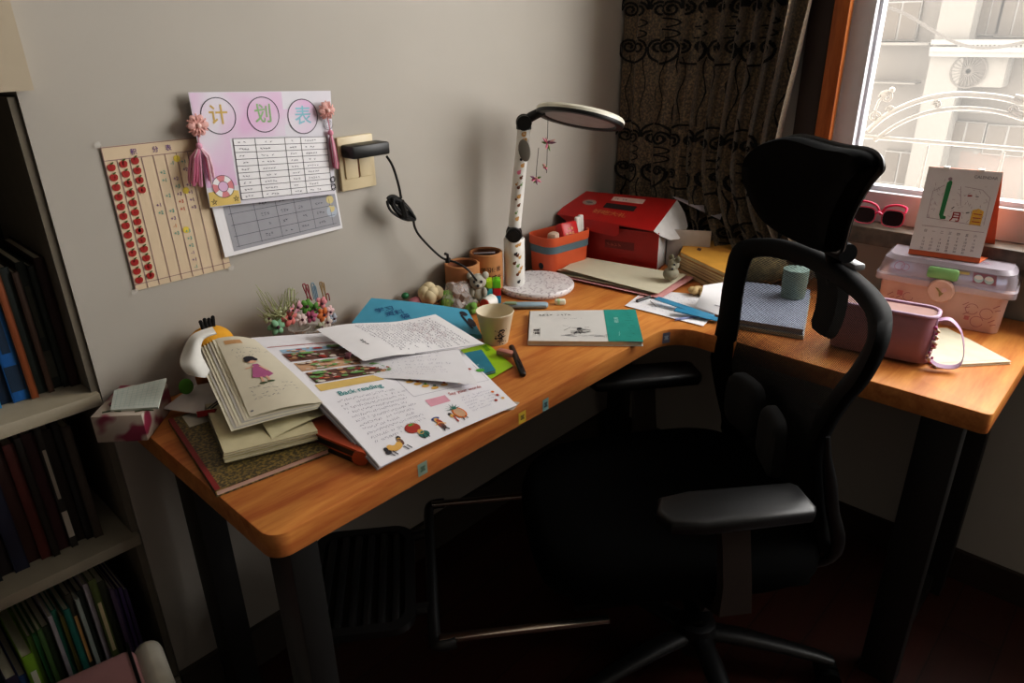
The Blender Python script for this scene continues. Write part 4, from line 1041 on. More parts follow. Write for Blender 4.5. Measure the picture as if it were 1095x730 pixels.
# kraft pen cups
KR = mat('kraft_cup', 'b07a4e', .7, var=.06); KRI = mat('kraft_inside', '7a4a2c', .8)
def kcup(u, v, zt, r, lab, letters):
    p = D(u, v, zt); p.y = min(p.y, YA-r-.01)
    root = thing('pen_cup', lab, 'cup', (p.x, p.y, ZD), 0, 'kraft pen cups by the wall')
    g = G(); h = zt-ZD; g.lathe([(0, ZD), (r*.97, ZD), (r, ZD+.004), (r, zt-.002), (r-.002, zt), (r-.006, zt), (r-.007, zt-.004), (r-.007, ZD+.01), (0, ZD+.01)], (p.x, p.y, 0), seg=36, mats=[0, 0, 0, 0, 0, 0, 1, 1])
    g.build('cup', [KR, KRI], root)
    g = G(); vw = CAM-Vector((p.x, p.y, CAM.z)); vw.z = 0; vw.normalize()
    cy_ = Cyl(None, Vector((p.x, p.y, zt)), Vector((p.x, p.y, ZD)), r, r, vw, 1.5)
    for (t_, uu, vv, sz) in letters: cy_.text(g, t_, uu, vv, sz, 0, .0006)
    g.build('print', mat('cup_print', '2a1c14', .7), root, smooth=0)
    return p
kcup(484.5, 278, .852, .044, 'plain kraft pen cup with dark lettering on its side, nearest the cable', [('毕', .80, .52, .026), ('业', .80, .76, .026)])
p2_ = kcup(518, 268, .862, .043, 'kraft pen cup with two rows of dark lettering, beside the lamp', [('学习使我', .60, .34, .014), ('快乐成长', .60, .54, .016)])
g = G(); g.box((p2_.x-.012, p2_.y-.005, .855), (.055, .004, .045), R=Matrix.Rotation(-.7, 3, 'Z') @ Matrix.Rotation(1.0, 3, 'X'), bev=.001); tag(g.build('eraser_card', mat('grey_card', '80787a', .4)), 'flat grey card resting inside the lettered kraft cup', 'card')

# small toys along the back
def blob(g, c_, r, n, rad, m, sq=1):
    for k in range(n):
        d = Vector((rnd.gauss(0, 1), rnd.gauss(0, 1), abs(rnd.gauss(0, .8))*sq)).normalized()*r
        g.ball(Vector(c_)+d, rad*rnd.uniform(.7, 1.1), m, 10, 7)
cb_ = thing('plush_flower', 'cream toy flower with green leaves beside the blue folder', 'toy', (1.075, 1.285, ZD))
c0 = D(454, 314, .79); c0.y = min(c0.y, 1.275)
CB = G(); blob(CB, c0, .018, 16, .017, 0); CB.ball(c0, .022, 0); CB.build('bloom', mat('cream_felt', 'd8c8a4', .9), cb_)
g = G(); q = c0+Vector((.018, -.025, -.004))
for d, X in (((.014, .0, .002), .4), ((.004, -.004, -.018), 1.2), ((.018, -.002, -.016), -.3)):
    g.ball(q+Vector(d), (.018, .009, .014), 0, 10, 7, Matrix.Rotation(X, 3, 'Y'))
g.build('leaf', mat('felt_green', '6a9a3a', .9), cb_)
g = G(); q = c0+Vector((-.038, .012, -.01)); g.ball(q, (.022, .016, .014)); g.ball(q+Vector((.014, -.012, 0)), .006, 1); tag(g.build('pink_toy', [mat('dusty_pink', 'b07078', .8), INK]), 'dusty pink little toy with a dark button beside the cream flower', 'toy')
g = G(); q = D(433, 316, .80); q.y = min(q.y, 1.30); g.ball(q, (.010, .008, .008)); tag(g.build('bead', mat('deep_green', '1f6a40', .5)), 'tiny dark green bead at the end of the toy row', 'bead')
# crumpled clear wrapper
CLR = mat('clear_plastic', 'd8d0cc', .15, alpha=.38, spec=.8, var=.2, scale=40)
bm = bmesh.new(); bmesh.ops.create_icosphere(bm, subdivisions=3, radius=1)
r2 = random.Random(5)
for v in bm.verts:
    k = 1+.22*math.sin(v.co.x*5+1)*math.sin(v.co.z*6)+r2.uniform(-.10, .10)
    v.co = Vector((v.co.x*.034*k, v.co.y*.028*k, v.co.z*.030*k+.012*max(0, v.co.z)*r2.random()))
g = G(); q = D(489, 319, .782); g.bm(bm, 0, Matrix.Translation(q) @ Matrix.Scale(1.15, 4)); tag(g.build('plastic_wrapper', CLR, smooth=15), 'crumpled clear plastic wrapper among the toys', 'wrapper')
# bear figurine
bp = D(512, 328, ZD); br = thing('bear_figurine', 'small grey bear figurine with a red wheel beside the coloured bricks', 'toy', bp)
gy = mat('bear_grey', 'a8a498', .8); vw = (CAM-bp); vw.z = 0; vw.normalize(); sd = Vector((-vw.y, vw.x, 0))   # sd points to image right
g = G(); g.ball(bp+Vector((0, 0, .030)), (.015, .013, .017)); g.ball(bp+Vector((0, 0, .054)), (.018, .016, .016)); g.ball(bp+vw*.014+Vector((0, 0, .050)), (.008, .008, .006))
for s_ in (-1, 1): g.ball(bp+sd*s_*.015+Vector((0, 0, .066)), (.008, .006, .008)); g.ball(bp+sd*s_*.012+vw*.008+Vector((0, 0, .034)), (.006, .006, .010)); g.ball(bp+sd*s_*.01+vw*.01+Vector((0, 0, .014)), (.008, .010, .008))
g.build('body', gy, br, 80)
g = G()
for s_ in (-1, 1): g.ball(bp+sd*s_*.007+vw*.0145+Vector((0, 0, .058)), .0028, 0, 8, 6)
g.ball(bp+vw*.0215+Vector((0, 0, .052)), .003, 0, 8, 6); g.build('face', INK, br)
g = G(); q = bp+vw*.022+sd*.012+Vector((0, 0, .013)); dr = (vw*.8-sd*.6).normalized(); g.cyl(q, q-dr*.026, .0125, 0, 16, r1=.014); g.build('roller', WHT, br)
g = G(); g.cyl(q+dr*.002, q-dr*.001, .011, 0, 16); g.build('roller_cap', mat('coral_red', 'c03c30', .5), br)['label'] = 'red end cap'
g = G(); q = D(506, 329, ZD+.014); 
for k in range(7): g.ball(q+Vector((rnd.uniform(-.014, .008), rnd.uniform(-.012, .004), rnd.uniform(-.004, .008))), (.011, .009, .010))
tag(g.build('felt_leaf', mat('moss_green', '6f9a4a', .9)), 'lumpy moss green toy piece in front of the grey bear', 'toy')
br.scale = (1.25, 1.25, 1.25)
# toy bricks
bk0 = D(527, 322, ZD); a_ = math.atan2(sd.y, sd.x)
tb = thing('toy_brick_block', 'stack of yellow, green, red and blue toy bricks beside the lamp base', 'toy', bk0, a_)
Q = .020
for (i, j, cname, col) in ((-.5, 0, 'blue', '1f86b4'), (.5, 0, 'blue', '1f7aa8'), (.5, 1, 'red', 'c02028'), (-.5, 1, 'teal', '2fa0a8'), (.5, 2, 'green', '6cc02c'), (-.5, 2, 'lime', 'a8cc28'), (-1.2, 2.2, 'yellow', 'd8d428')):
    g = G(); g.box((i*Q*1.05, 0, Q*(j+.5)), (Q, Q*1.6, Q), bev=.0012)
    for yy in (-.25, .25): g.cyl((i*Q*1.05, yy*Q*1.6, Q*(j+1)-.0005), (i*Q*1.05, yy*Q*1.6, Q*(j+1)+.002), .0042, 0, 10)
    o_ = g.build('brick', mat('brick_'+cname, col, .35), tb, local=True); o_['label'] = cname+' brick'

# pale blue craft knife with a wire loop, eraser
kn = thing('craft_knife', 'pale blue slim case with a wire loop in front of the lamp base', 'stationery', D(560, 327, ZD))
k0, k1 = D(537, 326.5, ZD+.008), D(586, 326, ZD+.008)
g = G(); g.tube([k0+(k1-k0)*t for t in (0, .04, .5, .96, 1)], [.008, .011, .012, .011, .007], 0, 14, flat=.7, up=(0, 0, 1)); g.build('body', mat('powder_blue', '8fa6b4', .4), kn)
g = G(); k2 = D(518, 325, ZD+.004); ctr = k0.lerp(k2, .5); ua = (k2-k0)*.5; ub = Vector((-ua.y, ua.x, 0)).normalized()*.012
g.tube([ctr+ua*math.cos(q)+ub*math.sin(q) for q in [2*PI*i/20 for i in range(21)]], .0016, 0, 6); g.build('loop', mat('loop_grey', 'a0a098', .3, metal=.6), kn)
g = G(); g.box(D(546, 324, ZD+.016), (.03, .012, .006), rz=math.atan2((k1-k0).y, (k1-k0).x), bev=.002); g.build('clip', mat('sage', '8fa890', .5), kn)
er = D(599, 322.5, ZD+.007); ea = math.atan2((k1-k0).y, (k1-k0).x)
erT = thing('eraser', 'small white and green eraser beside the lamp base', 'eraser', (er.x, er.y, ZD), ea)
g = G(); g.box((0, 0, .007), (.027, .018, .0135), bev=.004); g.build('rubber', mat('eraser_white', 'dcdcc8', .7), erT, local=True)
g = G(); g.box((-.004, 0, .0072), (.012, .0186, .0139), bev=.004); g.build('sleeve', mat('eraser_green', 'b4cc9c', .6), erT, local=True)

# paper cup
pcv = D(527, 366, ZD); 
cupz = .070; CUPM = mat('cup_ivory', 'd6c9ae', .6, var=.02)
pcp = thing('paper_cup', 'ivory paper cup with dark print standing by the desk papers', 'cup', (1.027, 1.025, ZD))
cx_, cy2 = 1.027, 1.025
g = G(); g.lathe([(.026, ZD+.003), (.0275, ZD), (.041, ZD+cupz), (.0425, ZD+cupz+.002), (.0415, ZD+cupz+.004), (.0395, ZD+cupz+.001), (.028, ZD+.012), (0, ZD+.012)], (cx_, cy2, 0), seg=36); g.build('cup', CUPM, pcp)
g = G(); vw = CAM-Vector((cx_, cy2, CAM.z)); vw.z = 0; vw.normalize(); cy_ = Cyl(None, Vector((cx_, cy2, ZD+cupz)), Vector((cx_, cy2, ZD)), .0275, .041, vw, 1.5)
r9 = random.Random(9)
for k in range(60): u, v = r9.gauss(.63, .055), r9.uniform(.42, .95); cy_.disc(g, u, v, r9.uniform(.0007, .0020), 0, .0005, seg=6)
cy_.line(g, .52, .72, .74, .66, .002, 0, n=4); cy_.line(g, .55, .82, .72, .84, .002, 0, n=4)
g.build('print', INK, pcp, smooth=0)

# teal and white book
def closed_book(name, label, cat, tl, tr, br_, bl, z0, th, cover, page, group=None, spine=True, ink=None, mats=()):
    P = [Vector(p) for p in (tl, tr, br_, bl)]
    for p in P: p.z = z0
    root = thing(name, label, cat, sum(P, Vector())/4, 0, group)
    g = G(); e = .0012; up_ = Vector((0, 0, 1))
    cen_ = sum(P, Vector())/4
    def slab(Q, a, b_): g.add([q+up_*a for q in Q]+[q+up_*b_ for q in Q], [(0, 1, 2, 3), (7, 6, 5, 4)]+[(i, i+4, (i+1) % 4+4, (i+1) % 4) for i in range(4)], 0)
    slab(P, 0, e); slab(P, th-e, th)
    if spine: slab([P[0], P[3], P[3].lerp(P[2], .008), P[0].lerp(P[1], .008)], 0, th)
    s_ = Sheet(*[p+up_*th for p in P])
    if ink: ink(s_, g)
    g.build('cover', [cover]+list(mats), root, smooth=0)
    g = G(); Q = [p.lerp(cen_, .018) for p in P]; slab(Q, e, th-e); g.build('pages', page, root, smooth=0)
    return root
TEAL = mat('teal_cover', '2f8f84', .5)
def ink1(s, g):
    s.rect(g, .70, 0, 1, 1, 1); s.scribble(g, .09, .11, .68, .22, 1, 2, cw=.0085, th=.0009, dense=4); s.scribble(g, .32, .27, .66, .31, 1, 3, cw=.004, dense=2)
    s.text(g, '数学', .075, .72, .016, 2, rot=PI/2); s.line(g, .105, .60, .105, .86, .0008, 2)
    r = random.Random(4)
    for k in range(26): s.line(g, .34+r.gauss(.1, .06), .74+r.gauss(0, .05)-.12*(k % 3 == 0), .36+r.gauss(.1, .06), .74+r.gauss(0, .05)-.1*(k % 3 == 0), .0012, 2)
    for k in range(16): a = r.uniform(.28, .62); s.line(g, a, .84+r.uniform(-.03, .03), a+.08, .84+r.uniform(-.03, .03), .0008, 3)
    s.disc(g, .46, .62, .006, 2); s.line(g, .31, .52, .36, .54, .0009, 3)
    s.text(g, '练习册', .80, .35, .011, 4, rot=PI/2); s.scribble(g, .78, .62, .83, .92, 1, 4, cw=.005, dense=3)
    for k in range(10): s.line(g, .86+r.uniform(0, .06), .12+.08*k, .90+r.uniform(0, .06), .14+.08*k, .001, 5)
    s.scribble(g, .665, .78, .70, .9, 2, 2, cw=.004)
closed_book('workbook', 'white workbook with a teal strip down one side on the desk edge', 'book', D(566, 333, .76), D(679.5, 331.5, .76), D(688, 366, .76), D(564, 365, .76), ZD+.0005, .011, mat('cover_white', 'd2d0cc', .5, var=.02), CREAM, ink=ink1, mats=[TEAL, INK, GREYINK, mat('teal_pale', 'a8d0c8', .6), mat('teal_dark', '1d5a58', .6)])

# ------------------------------------------------------------------ papers in the middle / corner of the desk
def loose(name, label, cat, tl, tr, br_, bl, m, bump=None, nu=8, nv=8, ink=None, mats=(), group=None):
    s = Sheet(tl, tr, br_, bl, bump); g = G(); s.paper(g, 0, nu, nv)
    if ink: ink(s, g)
    return tag(g.build(name, [m]+list(mats), smooth=60), label, cat, group), s
PINKP = mat('pink_paper', 'd49a98', .75)
loose('paper_sheet', 'large white printed sheet under the blue rulers near the desk corner', 'paper', D(690, 310, .7515), D(782, 318, .7515), D(752, 349, .7515), D(668, 327, .7515), WHITE, lambda u, v: .001, ink=lambda s, g: (s.scribble(g, .12, .15, .9, .9, 9, 1, cw=.007, th=.0006, fill=.6), s.line(g, .2, .55, .34, .75, .0014, 2), s.rect(g, .03, .25, .1, .6, 3)), mats=[mat('faint_blue_ink', '9aa0b8', .7), INK, mat('pale_rose', 'dcb8b8', .7)])
loose('paper_sheet', 'pink sheet showing under the cream exercise papers', 'paper', D(626, 283, .757), D(744, 296, .757), D(706, 319, .757), D(606, 297, .757), PINKP)
for k, (lab, off, zz) in enumerate((('lowest of the cream exercise papers in front of the red box', (-8, 1), .760), ('middle of the cream exercise papers in front of the red box', (-3, .5), .763), ('topmost of the cream exercise papers in front of the red box', (0, 0), .767))):
    dx, dy = off
    loose('exercise_paper', lab, 'paper', D(622+dx, 277+dy, zz), D(735+dx, 292.5+dy, zz), D(704+dx, 313+dy, zz), D(601+dx*1.6, 290+dy, zz), mat('buff_paper', 'cdc6ae', .8, var=.03), lambda u, v, k=k: .002*math.sin(u*3+k)+.003*(1-u)*k, group='cream exercise papers')
BLT = mat('blue_plastic', '3f8ab0', .3, alpha=.85)
for k, (p, q, lab) in enumerate((((702, 319), (762, 339), 'long translucent blue ruler lying across the white sheet'), ((722, 331), (768, 342), 'short translucent blue ruler half under the curled sheet'))):
    g = G(); a_, b_ = D(*p, .766-.002*k), D(*q, .757); n_ = Vector((-(b_-a_).y, (b_-a_).x, 0)).normalized()*.011
    g.add([a_-n_, b_-n_, b_+n_, a_+n_]+[x+Vector((0, 0, .002)) for x in (a_-n_, b_-n_, b_+n_, a_+n_)], [(3, 2, 1, 0), (4, 5, 6, 7), (0, 1, 5, 4), (1, 2, 6, 5), (2, 3, 7, 6), (3, 0, 4, 7)])
    tag(g.build('ruler', BLT, smooth=0), lab, 'ruler')
g = G(); g.cyl(D(681, 322, .7555), D(695, 317, .7555), .004, 0, 10); tag(g.build('felt_pen', BLACKP), 'short black pen cap poking out from under the cream papers', 'pen')
g = G(); g.cyl(D(722, 341.5, .7545), D(752, 337.5, .7545), .003, 0, 10); tag(g.build('pencil', mat('grey_blue', '7c86b0', .4)), 'slim grey-blue pencil on the white sheet near the chair', 'pencil')
loose('paper_sheet', 'curled white sheet standing up against the kraft notebooks beside the chair', 'paper', D(752, 305, .80), D(784, 300, .80), D(776, 340, .757), D(743, 327, .765), WHITE, lambda u, v: .012*math.sin(v*PI), ink=lambda s, g: s.line(g, .55, .8, .75, .8, .0018, 1), mats=[GREYINK])
g = G(); q = D(749, 311, ZD+.012)
for k in range(9): g.ball(q+Vector((rnd.uniform(-.018, .018), rnd.uniform(-.018, .018), rnd.uniform(-.004, .010))), (.013, .010, .009), 0, 8, 6, Matrix.Rotation(rnd.uniform(0, 3), 3, 'Z'))
tag(g.build('crumpled_wrap', mat('tan_wrap', 'c4a878', .7), smooth=30), 'crumpled tan paper wrap between the pink sheet and the curled white sheet', 'paper')
# grey plush mouse
mp_ = D(717, 297, .775); mo = thing('plush_mouse', 'little grey plush animal squeezed between the red box and the kraft notebooks', 'toy', mp_)
g = G(); g.ball(mp_+Vector((0, 0, .012)), (.024, .02, .018)); g.ball(mp_+Vector((.01, 0, .034)), (.017, .015, .017)); g.ball(mp_+Vector((-.004, -.006, .030)), (.010, .008, .008)); g.build('body', mat('plush_grey', '8c8876', .95), mo, 80)
g = G()
for s_ in (-1, 1): g.ball(mp_+Vector((.014+.004*s_, .012*s_, .05)), (.006, .008, .009), 0, 8, 6)
g.build('ear', mat('plush_grey_dark', '77735f', .95), mo)
g = G(); g.ball(mp_+Vector((-.004, -.011, .040)), .0025, 0, 8, 6); g.ball(mp_+Vector((-.011, -.010, .030)), .003, 0, 8, 6); g.build('eye', INK, mo)

# kraft notebook stack (direction along the wing)
KN = [('c8923c', .011, 'ochre kraft notebook on top of the stack behind the chair'), ('a89068', .008, 'tan notebook second in the stack behind the chair'), ('b8a884', .009, 'pale buff notebook third in the stack behind the chair'), ('9c8256', .008, 'brown-edged notebook fourth in the stack behind the chair'), ('b09a70', .010, 'sandy notebook fifth in the stack behind the chair'), ('8c7448', .012, 'dark tan notebook lowest in the stack behind the chair')]
z = ZD+.0005; kt = []
tl0, tr0, br0, bl0 = D(734, 253, .81), D(790, 258, .81), D(776, 292, .81), D(727, 269, .81)
for col, th, lab in KN[::-1]:
    o_ = Vector((rnd.uniform(-.006, .006), rnd.uniform(-.006, .006), 0))
    closed_book('notebook', lab, 'notebook', tl0+o_, tr0+o_, br0+o_, bl0+o_, z, th, mat('kraft_'+col, col, .7), mat('buff_pages', 'd0c098', .8), 'kraft notebooks by the curtain', ink=(lambda s, g: s.rect(g, .30, .5, .38, .62, 1)) if col == 'c8923c' else None, mats=[mat('stamp_brown', '5a3a1c', .7)])
    z += th+.0004
# blue-white paper bundle behind the chair back
z = ZD+.0005
q1, q2, q3, q4 = D(792, 300, .80), D(868, 308, .80), D(862, 356, .80), D(785, 342, .80)
P_ = [D(784, 299, .773), D(868, 310, .773), D(861, 353, .773), D(777, 340, .773)]
closed_book('folder', 'buff folder under the bluish paper ream seen through the chair mesh', 'folder', *P_, z, .008, mat('buff_folder', 'b0b0a4', .7), CREAM)
closed_book('paper_ream', 'bluish white paper ream behind the chair mesh', 'paper', *[p+Vector((.004, .004, 0)) for p in P_], z+.0085, .013, mat('ream_blue', '9aa2b4', .6), mat('ream_pages', 'a8adb8', .7))
g = G(); q = D(815, 292, .80)
g.ball(q+Vector((.04, .03, -.005)), (.08, .045, .045), 0, 20, 12, Matrix.Rotation(-.8, 3, 'Z')); 

tag(g.build('cloth_pouch', mat('olive_cloth', '6a5f42', .9, var=.3, scale=60)), 'ribbed olive brown cloth pouch behind the chair back', 'pouch')
g = G(); q = D(850, 300, .813); g.lathe([(0, -.04), (.028, -.04), (.03, 0), (.03, .03), (.0, .034)], q, seg=24); tag(g.build('round_tin', mat('pale_teal', '8fa8a0', .5)), 'pale teal round tin standing on the bluish paper ream', 'tin')
# ------------------------------------------------------------------ right wing of the desk
# translucent pink storage box
PB = mat('peach_plastic', 'd6b0a6', .4, alpha=.96, var=.03); PL = mat('clear_lid', 'd8cdd8', .2, alpha=.5, spec=.7, var=.06, scale=20)
n0 = Vector((1.778, .205, ZD)); l0 = Vector((1.752, .462, ZD)); ax = (n0-l0); LW = ax.length; ang = math.atan2(ax.y, ax.x)
bxT = thing('storage_box', 'translucent peach storage box with a clear lid and round clasp on the desk', 'box', l0, ang)
# local: x along the front (toward the photo's right), y toward the wall
BD = .145
def tap(s0, z0, s1, z1, m, g, r=.02, cap=True):
    A = rr(LW/2, BD/2, LW*s0, BD*s0, r, 5); B = rr(LW/2, BD/2, LW*s1, BD*s1, r, 5); n = len(A)
    g.add([(x, y, z0) for x, y in A]+[(x, y, z1) for x, y in B], [(k, (k+1) % n, n+(k+1) % n, n+k) for k in range(n)], m)
    return A, B
g = G(); tap(.96, .001, .99, .085, 0, g); tap(.99, .085, 1.04, .088, 0, g); tap(1.04, .088, 1.04, .096, 0, g)
A = rr(LW/2, BD/2, LW*.96, BD*.96, .02, 5); g.add([(x, y, .001) for x, y in A], [tuple(range(len(A)))[::-1]])
A = rr(LW/2, BD/2, LW*1.04, BD*1.04, .02, 5); g.add([(x, y, .092) for x, y in A], [tuple(range(len(A)))])
def fsh(x0, z0, x1, z1, y=-.0005): return Sheet((x0, y, z1), (x1, y, z1), (x1, y, z0), (x0, y, z0))
fr_ = fsh(.01, .008, LW-.01, .08, -.0022+BD*.0)
MAU = mat('mauve_print', 'a06470', .7)
for (u, v) in ((.78, .38), (.90, .45), (.84, .75)):
    fr_.ring(g, u, v, .012, .0012, 1, .004, a0=.3, a1=5.9)
for (u, v) in ((.70, .3), (.94, .25), (.72, .6), (.93, .72), (.14, .45), (.06, .4)):
    fr_.line(g, u, v, u+.045, v-.12, .0014, 1, .004); fr_.line(g, u+.02, v+.08, u+.06, v+.02, .0014, 1, .004)
fr_.ring(g, .24, .35, .010, .0012, 1, .004, a0=0, a1=5); fr_.rect(g, .14, .18, .19, .34, 2, .004); fr_.rect(g, .735, .62, .775, .75, 2, .004)
g.build('body', [PB, MAU, mat('rose_print', 'c07878', .7)], bxT, local=True)
g = G(); tap(1.09, .086, 1.09, .100, 0, g); tap(1.09, .1, 1.06, .104, 0, g); tap(1.06, .104, 1.01, .136, 0, g, .025); tap(1.01, .136, .94, .146, 0, g, .03)
A = rr(LW/2, BD/2, LW*.94, BD*.94, .03, 5); g.add([(x, y, .146) for x, y in A], [tuple(range(len(A)))])
ls = Sheet((.01, -.0015, .136), (LW-.01, -.0015, .136), (LW-.004, -.0055, .106), (.004, -.0055, .106))
ls.rect(g, .72, .05, .90, .78, 1, .002, n=2); ls.disc(g, .765, .45, .009, 2, .003); ls.disc(g, .845, .45, .009, 2, .003)
for u in (.765, .845):
    ls.disc(g, u, .36, .008, 3, .0034, sy=.6)
ls.rect(g, .61, .12, .69, .30, 4, .002); ls.ring(g, .12, .4, .010, .0018, 1, .003); ls.ring(g, .17, .45, .008, .0015, 1, .003)
tp = Sheet((.02, BD-.02, .1465), (LW-.02, BD-.02, .1465), (LW-.02, .012, .1465), (.02, .012, .1465))
for k in range(10): tp.line(g, .70+.03*(k % 5), .25+.4*(k // 5), .74+.03*(k % 5), .40+.4*(k // 5), .0018, 1)
g.build('lid', [PL, mat('lid_print_mauve', '9a7080', .6), mat('print_pale_blue', 'b8d4dc', .6), WHITE, mat('print_straw', 'c8b87c', .6)], bxT, local=True)
g = G(); tap(.90, .093, .90, .112, 0, g); A = rr(LW/2, BD/2, LW*.9, BD*.9, .02, 5); g.add([(x, y, .112) for x, y in A], [tuple(range(len(A)))]); g.build('inner_tray', mat('tray_lilac', 'a8b0cc', .5), bxT, local=True)
g = G(); X = Matrix.Rotation(PI/2, 3, 'X'); cx_ = LW*.50
g.lathe([(0, .012), (.024, .012), (.027, .009), (.027, 0)], (cx_, -.004, .083), X=X, seg=30); g.build('clasp', mat('clasp_peach', 'd8b0a2', .4, alpha=.95), bxT, local=True)
g = G(); cS = Sheet((cx_-.014, -.0168, .097), (cx_+.014, -.0168, .097), (cx_+.014, -.0168, .069), (cx_-.014, -.0168, .069))
cS.ink(g, [(.1, .2), (.4, .55), (.5, .95), (.75, .6), (.55, .5), (.3, .25)], 0); cS.ink(g, [(.6, .2), (.6, .6), (.95, .35), (.8, .15)], 1); g.build('clasp_emblem', [mat('emblem_olive', '8a7a4a', .6), mat('emblem_rose', 'd8b0b4', .5)], bxT, local=True)
g = G(); g.box((cx_-.004, -.004, .121), (.062, .014, .026), R=Matrix.Rotation(-.25, 3, 'X'), bev=.006); g.build('latch', mat('latch_green', '86b478', .4), bxT, local=True)['label'] = 'green latch on the lid'

# desk calendar standing on the box
zc = ZD+.1475
q_bl, q_br = D(971, 271, zc), D(1047, 281.5, zc)
e = (q_br-q_bl); e.z = 0; wv = e.length; en = e.normalized(); bkv = Vector((en.y*-1, en.x, 0))
if bkv.x < 0: bkv = -bkv
hgt = .192
tipo = bkv*.046
ca = thing('desk_calendar', 'white tent calendar on an orange card stand atop the storage box', 'calendar', q_bl.lerp(q_br, .5)+bkv*.03)
OC = mat('orange_card', 'c8663c', .6)
t_l, t_r = q_bl+tipo+Vector((0, 0, hgt)), q_br+tipo+Vector((0, 0, hgt))
g = G()
B2 = bkv*.088+en*.022
def slab3(P, n_, th, m=0):
    Q = [p+n_*th for p in P]; g.add(P+Q, [(0, 1, 2, 3), (7, 6, 5, 4)]+[(i, i+4, (i+1) % 4+4, (i+1) % 4) for i in range(4)], m)
slab3([t_l, t_r, q_br, q_bl], bkv, .002); slab3([t_l, t_r, q_br+B2, q_bl+B2], bkv, -.002); slab3([q_bl, q_br, q_br+B2, q_bl+B2], Vector((0, 0, 1)), .0015)
g.build('stand', OC, ca, smooth=0)
g = G(); k_ = .06
S = Sheet(t_l-bkv*.002, t_r-bkv*.002, q_br.lerp(t_r, k_)-bkv*.0022, q_bl.lerp(t_l, k_)-bkv*.0022); S.paper(g, 0, 3, 3)
T_ = [(.155, .195, .27, .66)]
S.ink(g, [(.305, .17), (.30, .55), (.33, .60), (.40, .595), (.40, .565), (.36, .555), (.375, .16), (.345, .135)], 1); S.disc(g, .335, .125, .004, 5)
S.text(g, '月', .535, .555, .023, 2); S.ink(g, [(.735, .46), (.735, .63), (.885, .63), (.885, .46), (.81, .435)], 3)
for v in (.50, .545, .59): S.line(g, .76, v, .87, v, .0018, 2)
S.line(g, .62, .30, .68, .295, .003, 2); S.line(g, .73, .30, .77, .30, .002, 4)
S.line(g, .655, .50, .70, .49, .0025, 4); S.line(g, .45, .47, .48, .44, .0018, 4)
S.text(g, 'CALENDAR', .80, .075, .0085, 4); 
r7 = random.Random(11)
for k in range(80):
    u, v = r7.uniform(.14, .92), r7.uniform(.16, .6)
    if .28 < u < .42: continue
    S.line(g, u, v, u+r7.uniform(-.04, .04), v+r7.uniform(-.04, .04), .0006, 5)
for (a, b_, c_, d) in ((.14, .28, .14, .6), (.14, .6, .9, .63), (.5, .2, .56, .42), (.56, .2, .8, .22), (.8, .22, .92, .3), (.92, .3, .93, .62), (.15, .28, .28, .2)): S.line(g, a, b_, c_, d, .0008, 5)
S.line(g, .1, .70, .96, .70, .0009, 5)
for i in range(7):
    S.text(g, '日一二三四五六'[i], .17+.115*i, .755, .0068, 4)
    for j in range(5):
        d = j*7+i-2
        if 1 <= d <= 31: S.text(g, str(d), .17+.115*i, .805+.04*j, .0062, 4)
g.build('page', [mat('calendar_white', 'cdc8c8', .7, var=.02), mat('calendar_green', '2a7a48', .6), mat('calendar_red', '9a2c2c', .6), mat('calendar_yellow', 'd0a440', .6), GREYINK, mat('calendar_line', '94808a', .7)], ca, smooth=0)
g = G()
for u in (.25, .72):
    p = t_l.lerp(t_r, u); g.box(p, (.012, .012, .006), rz=math.atan2(en.y, en.x), bev=.001)
g.build('binding_tab', mat('tab_white', 'd8d4d0', .5), ca)

# sunglasses on the sill
sg = thing('sunglasses', 'pink-framed sunglasses with dark lenses folded on the window sill', 'sunglasses', (1.885, .525, .9245))
PF = mat('hot_pink_frame', 'd0285a', .3); LN = mat('dark_lens', '241016', .15, spec=.8)
zs = .927
l1, l2 = D(924.5, 228, .952), D(954.5, 232, .952)
dv = (l2-l1); dv.z = 0; dn_ = dv.normalized(); bv = Vector((-dn_.y, dn_.x, 0)); bv = bv if bv.x > 0 else -bv
def lens(c_, grow):
    P = []
    for k in range(20):
        q = 2*PI*k/20; x = math.copysign(abs(math.cos(q))**.6, math.cos(q))*(.024+grow); y = math.copysign(abs(math.sin(q))**.7, math.sin(q))*(.0185+grow); P.append(c_+dn_*x+Vector((0, 0, y))+bv*(.004*(x/.024)**2+y*.25))
    return P
for c_ in (l1, l2):
    g = G(); c2 = c_.copy(); c2.z = zs+.021; P = lens(c2, -.001); g.poly(P); g.poly([p+bv*.002 for p in P][::-1]); g.build('lens', LN, sg)
g = G()
for c_ in (l1, l2):
    c2 = c_.copy(); c2.z = zs+.021; P = lens(c2, .001); g.tube(P+[P[0]], .0013, 0, 6, caps=False)
m_ = l1.lerp(l2, .5); m_.z = zs+.028; g.tube(smooth_path([m_-dn_*.008, m_+Vector((0, 0, .004)), m_+dn_*.008], 4), .0025, 0, 6); g.build('frame', PF, sg)
for c_, s_ in ((l1, -1), (l2, 1)):
    g = G(); c2 = c_.copy(); c2.z = zs+.038
    h = c2+dn_*s_*.025; 
    g.tube(smooth_path([h, h+bv*.008+Vector((0, 0, .010)), h+bv*.014-dn_*s_*.02+Vector((0, 0, .014)), h+bv*.018-dn_*s_*.045+Vector((0, 0, .006)), h+bv*.02-dn_*s_*.058+Vector((0, 0, -.016))], 5), .0030, 0, 8); g.build('temple', PF, sg)

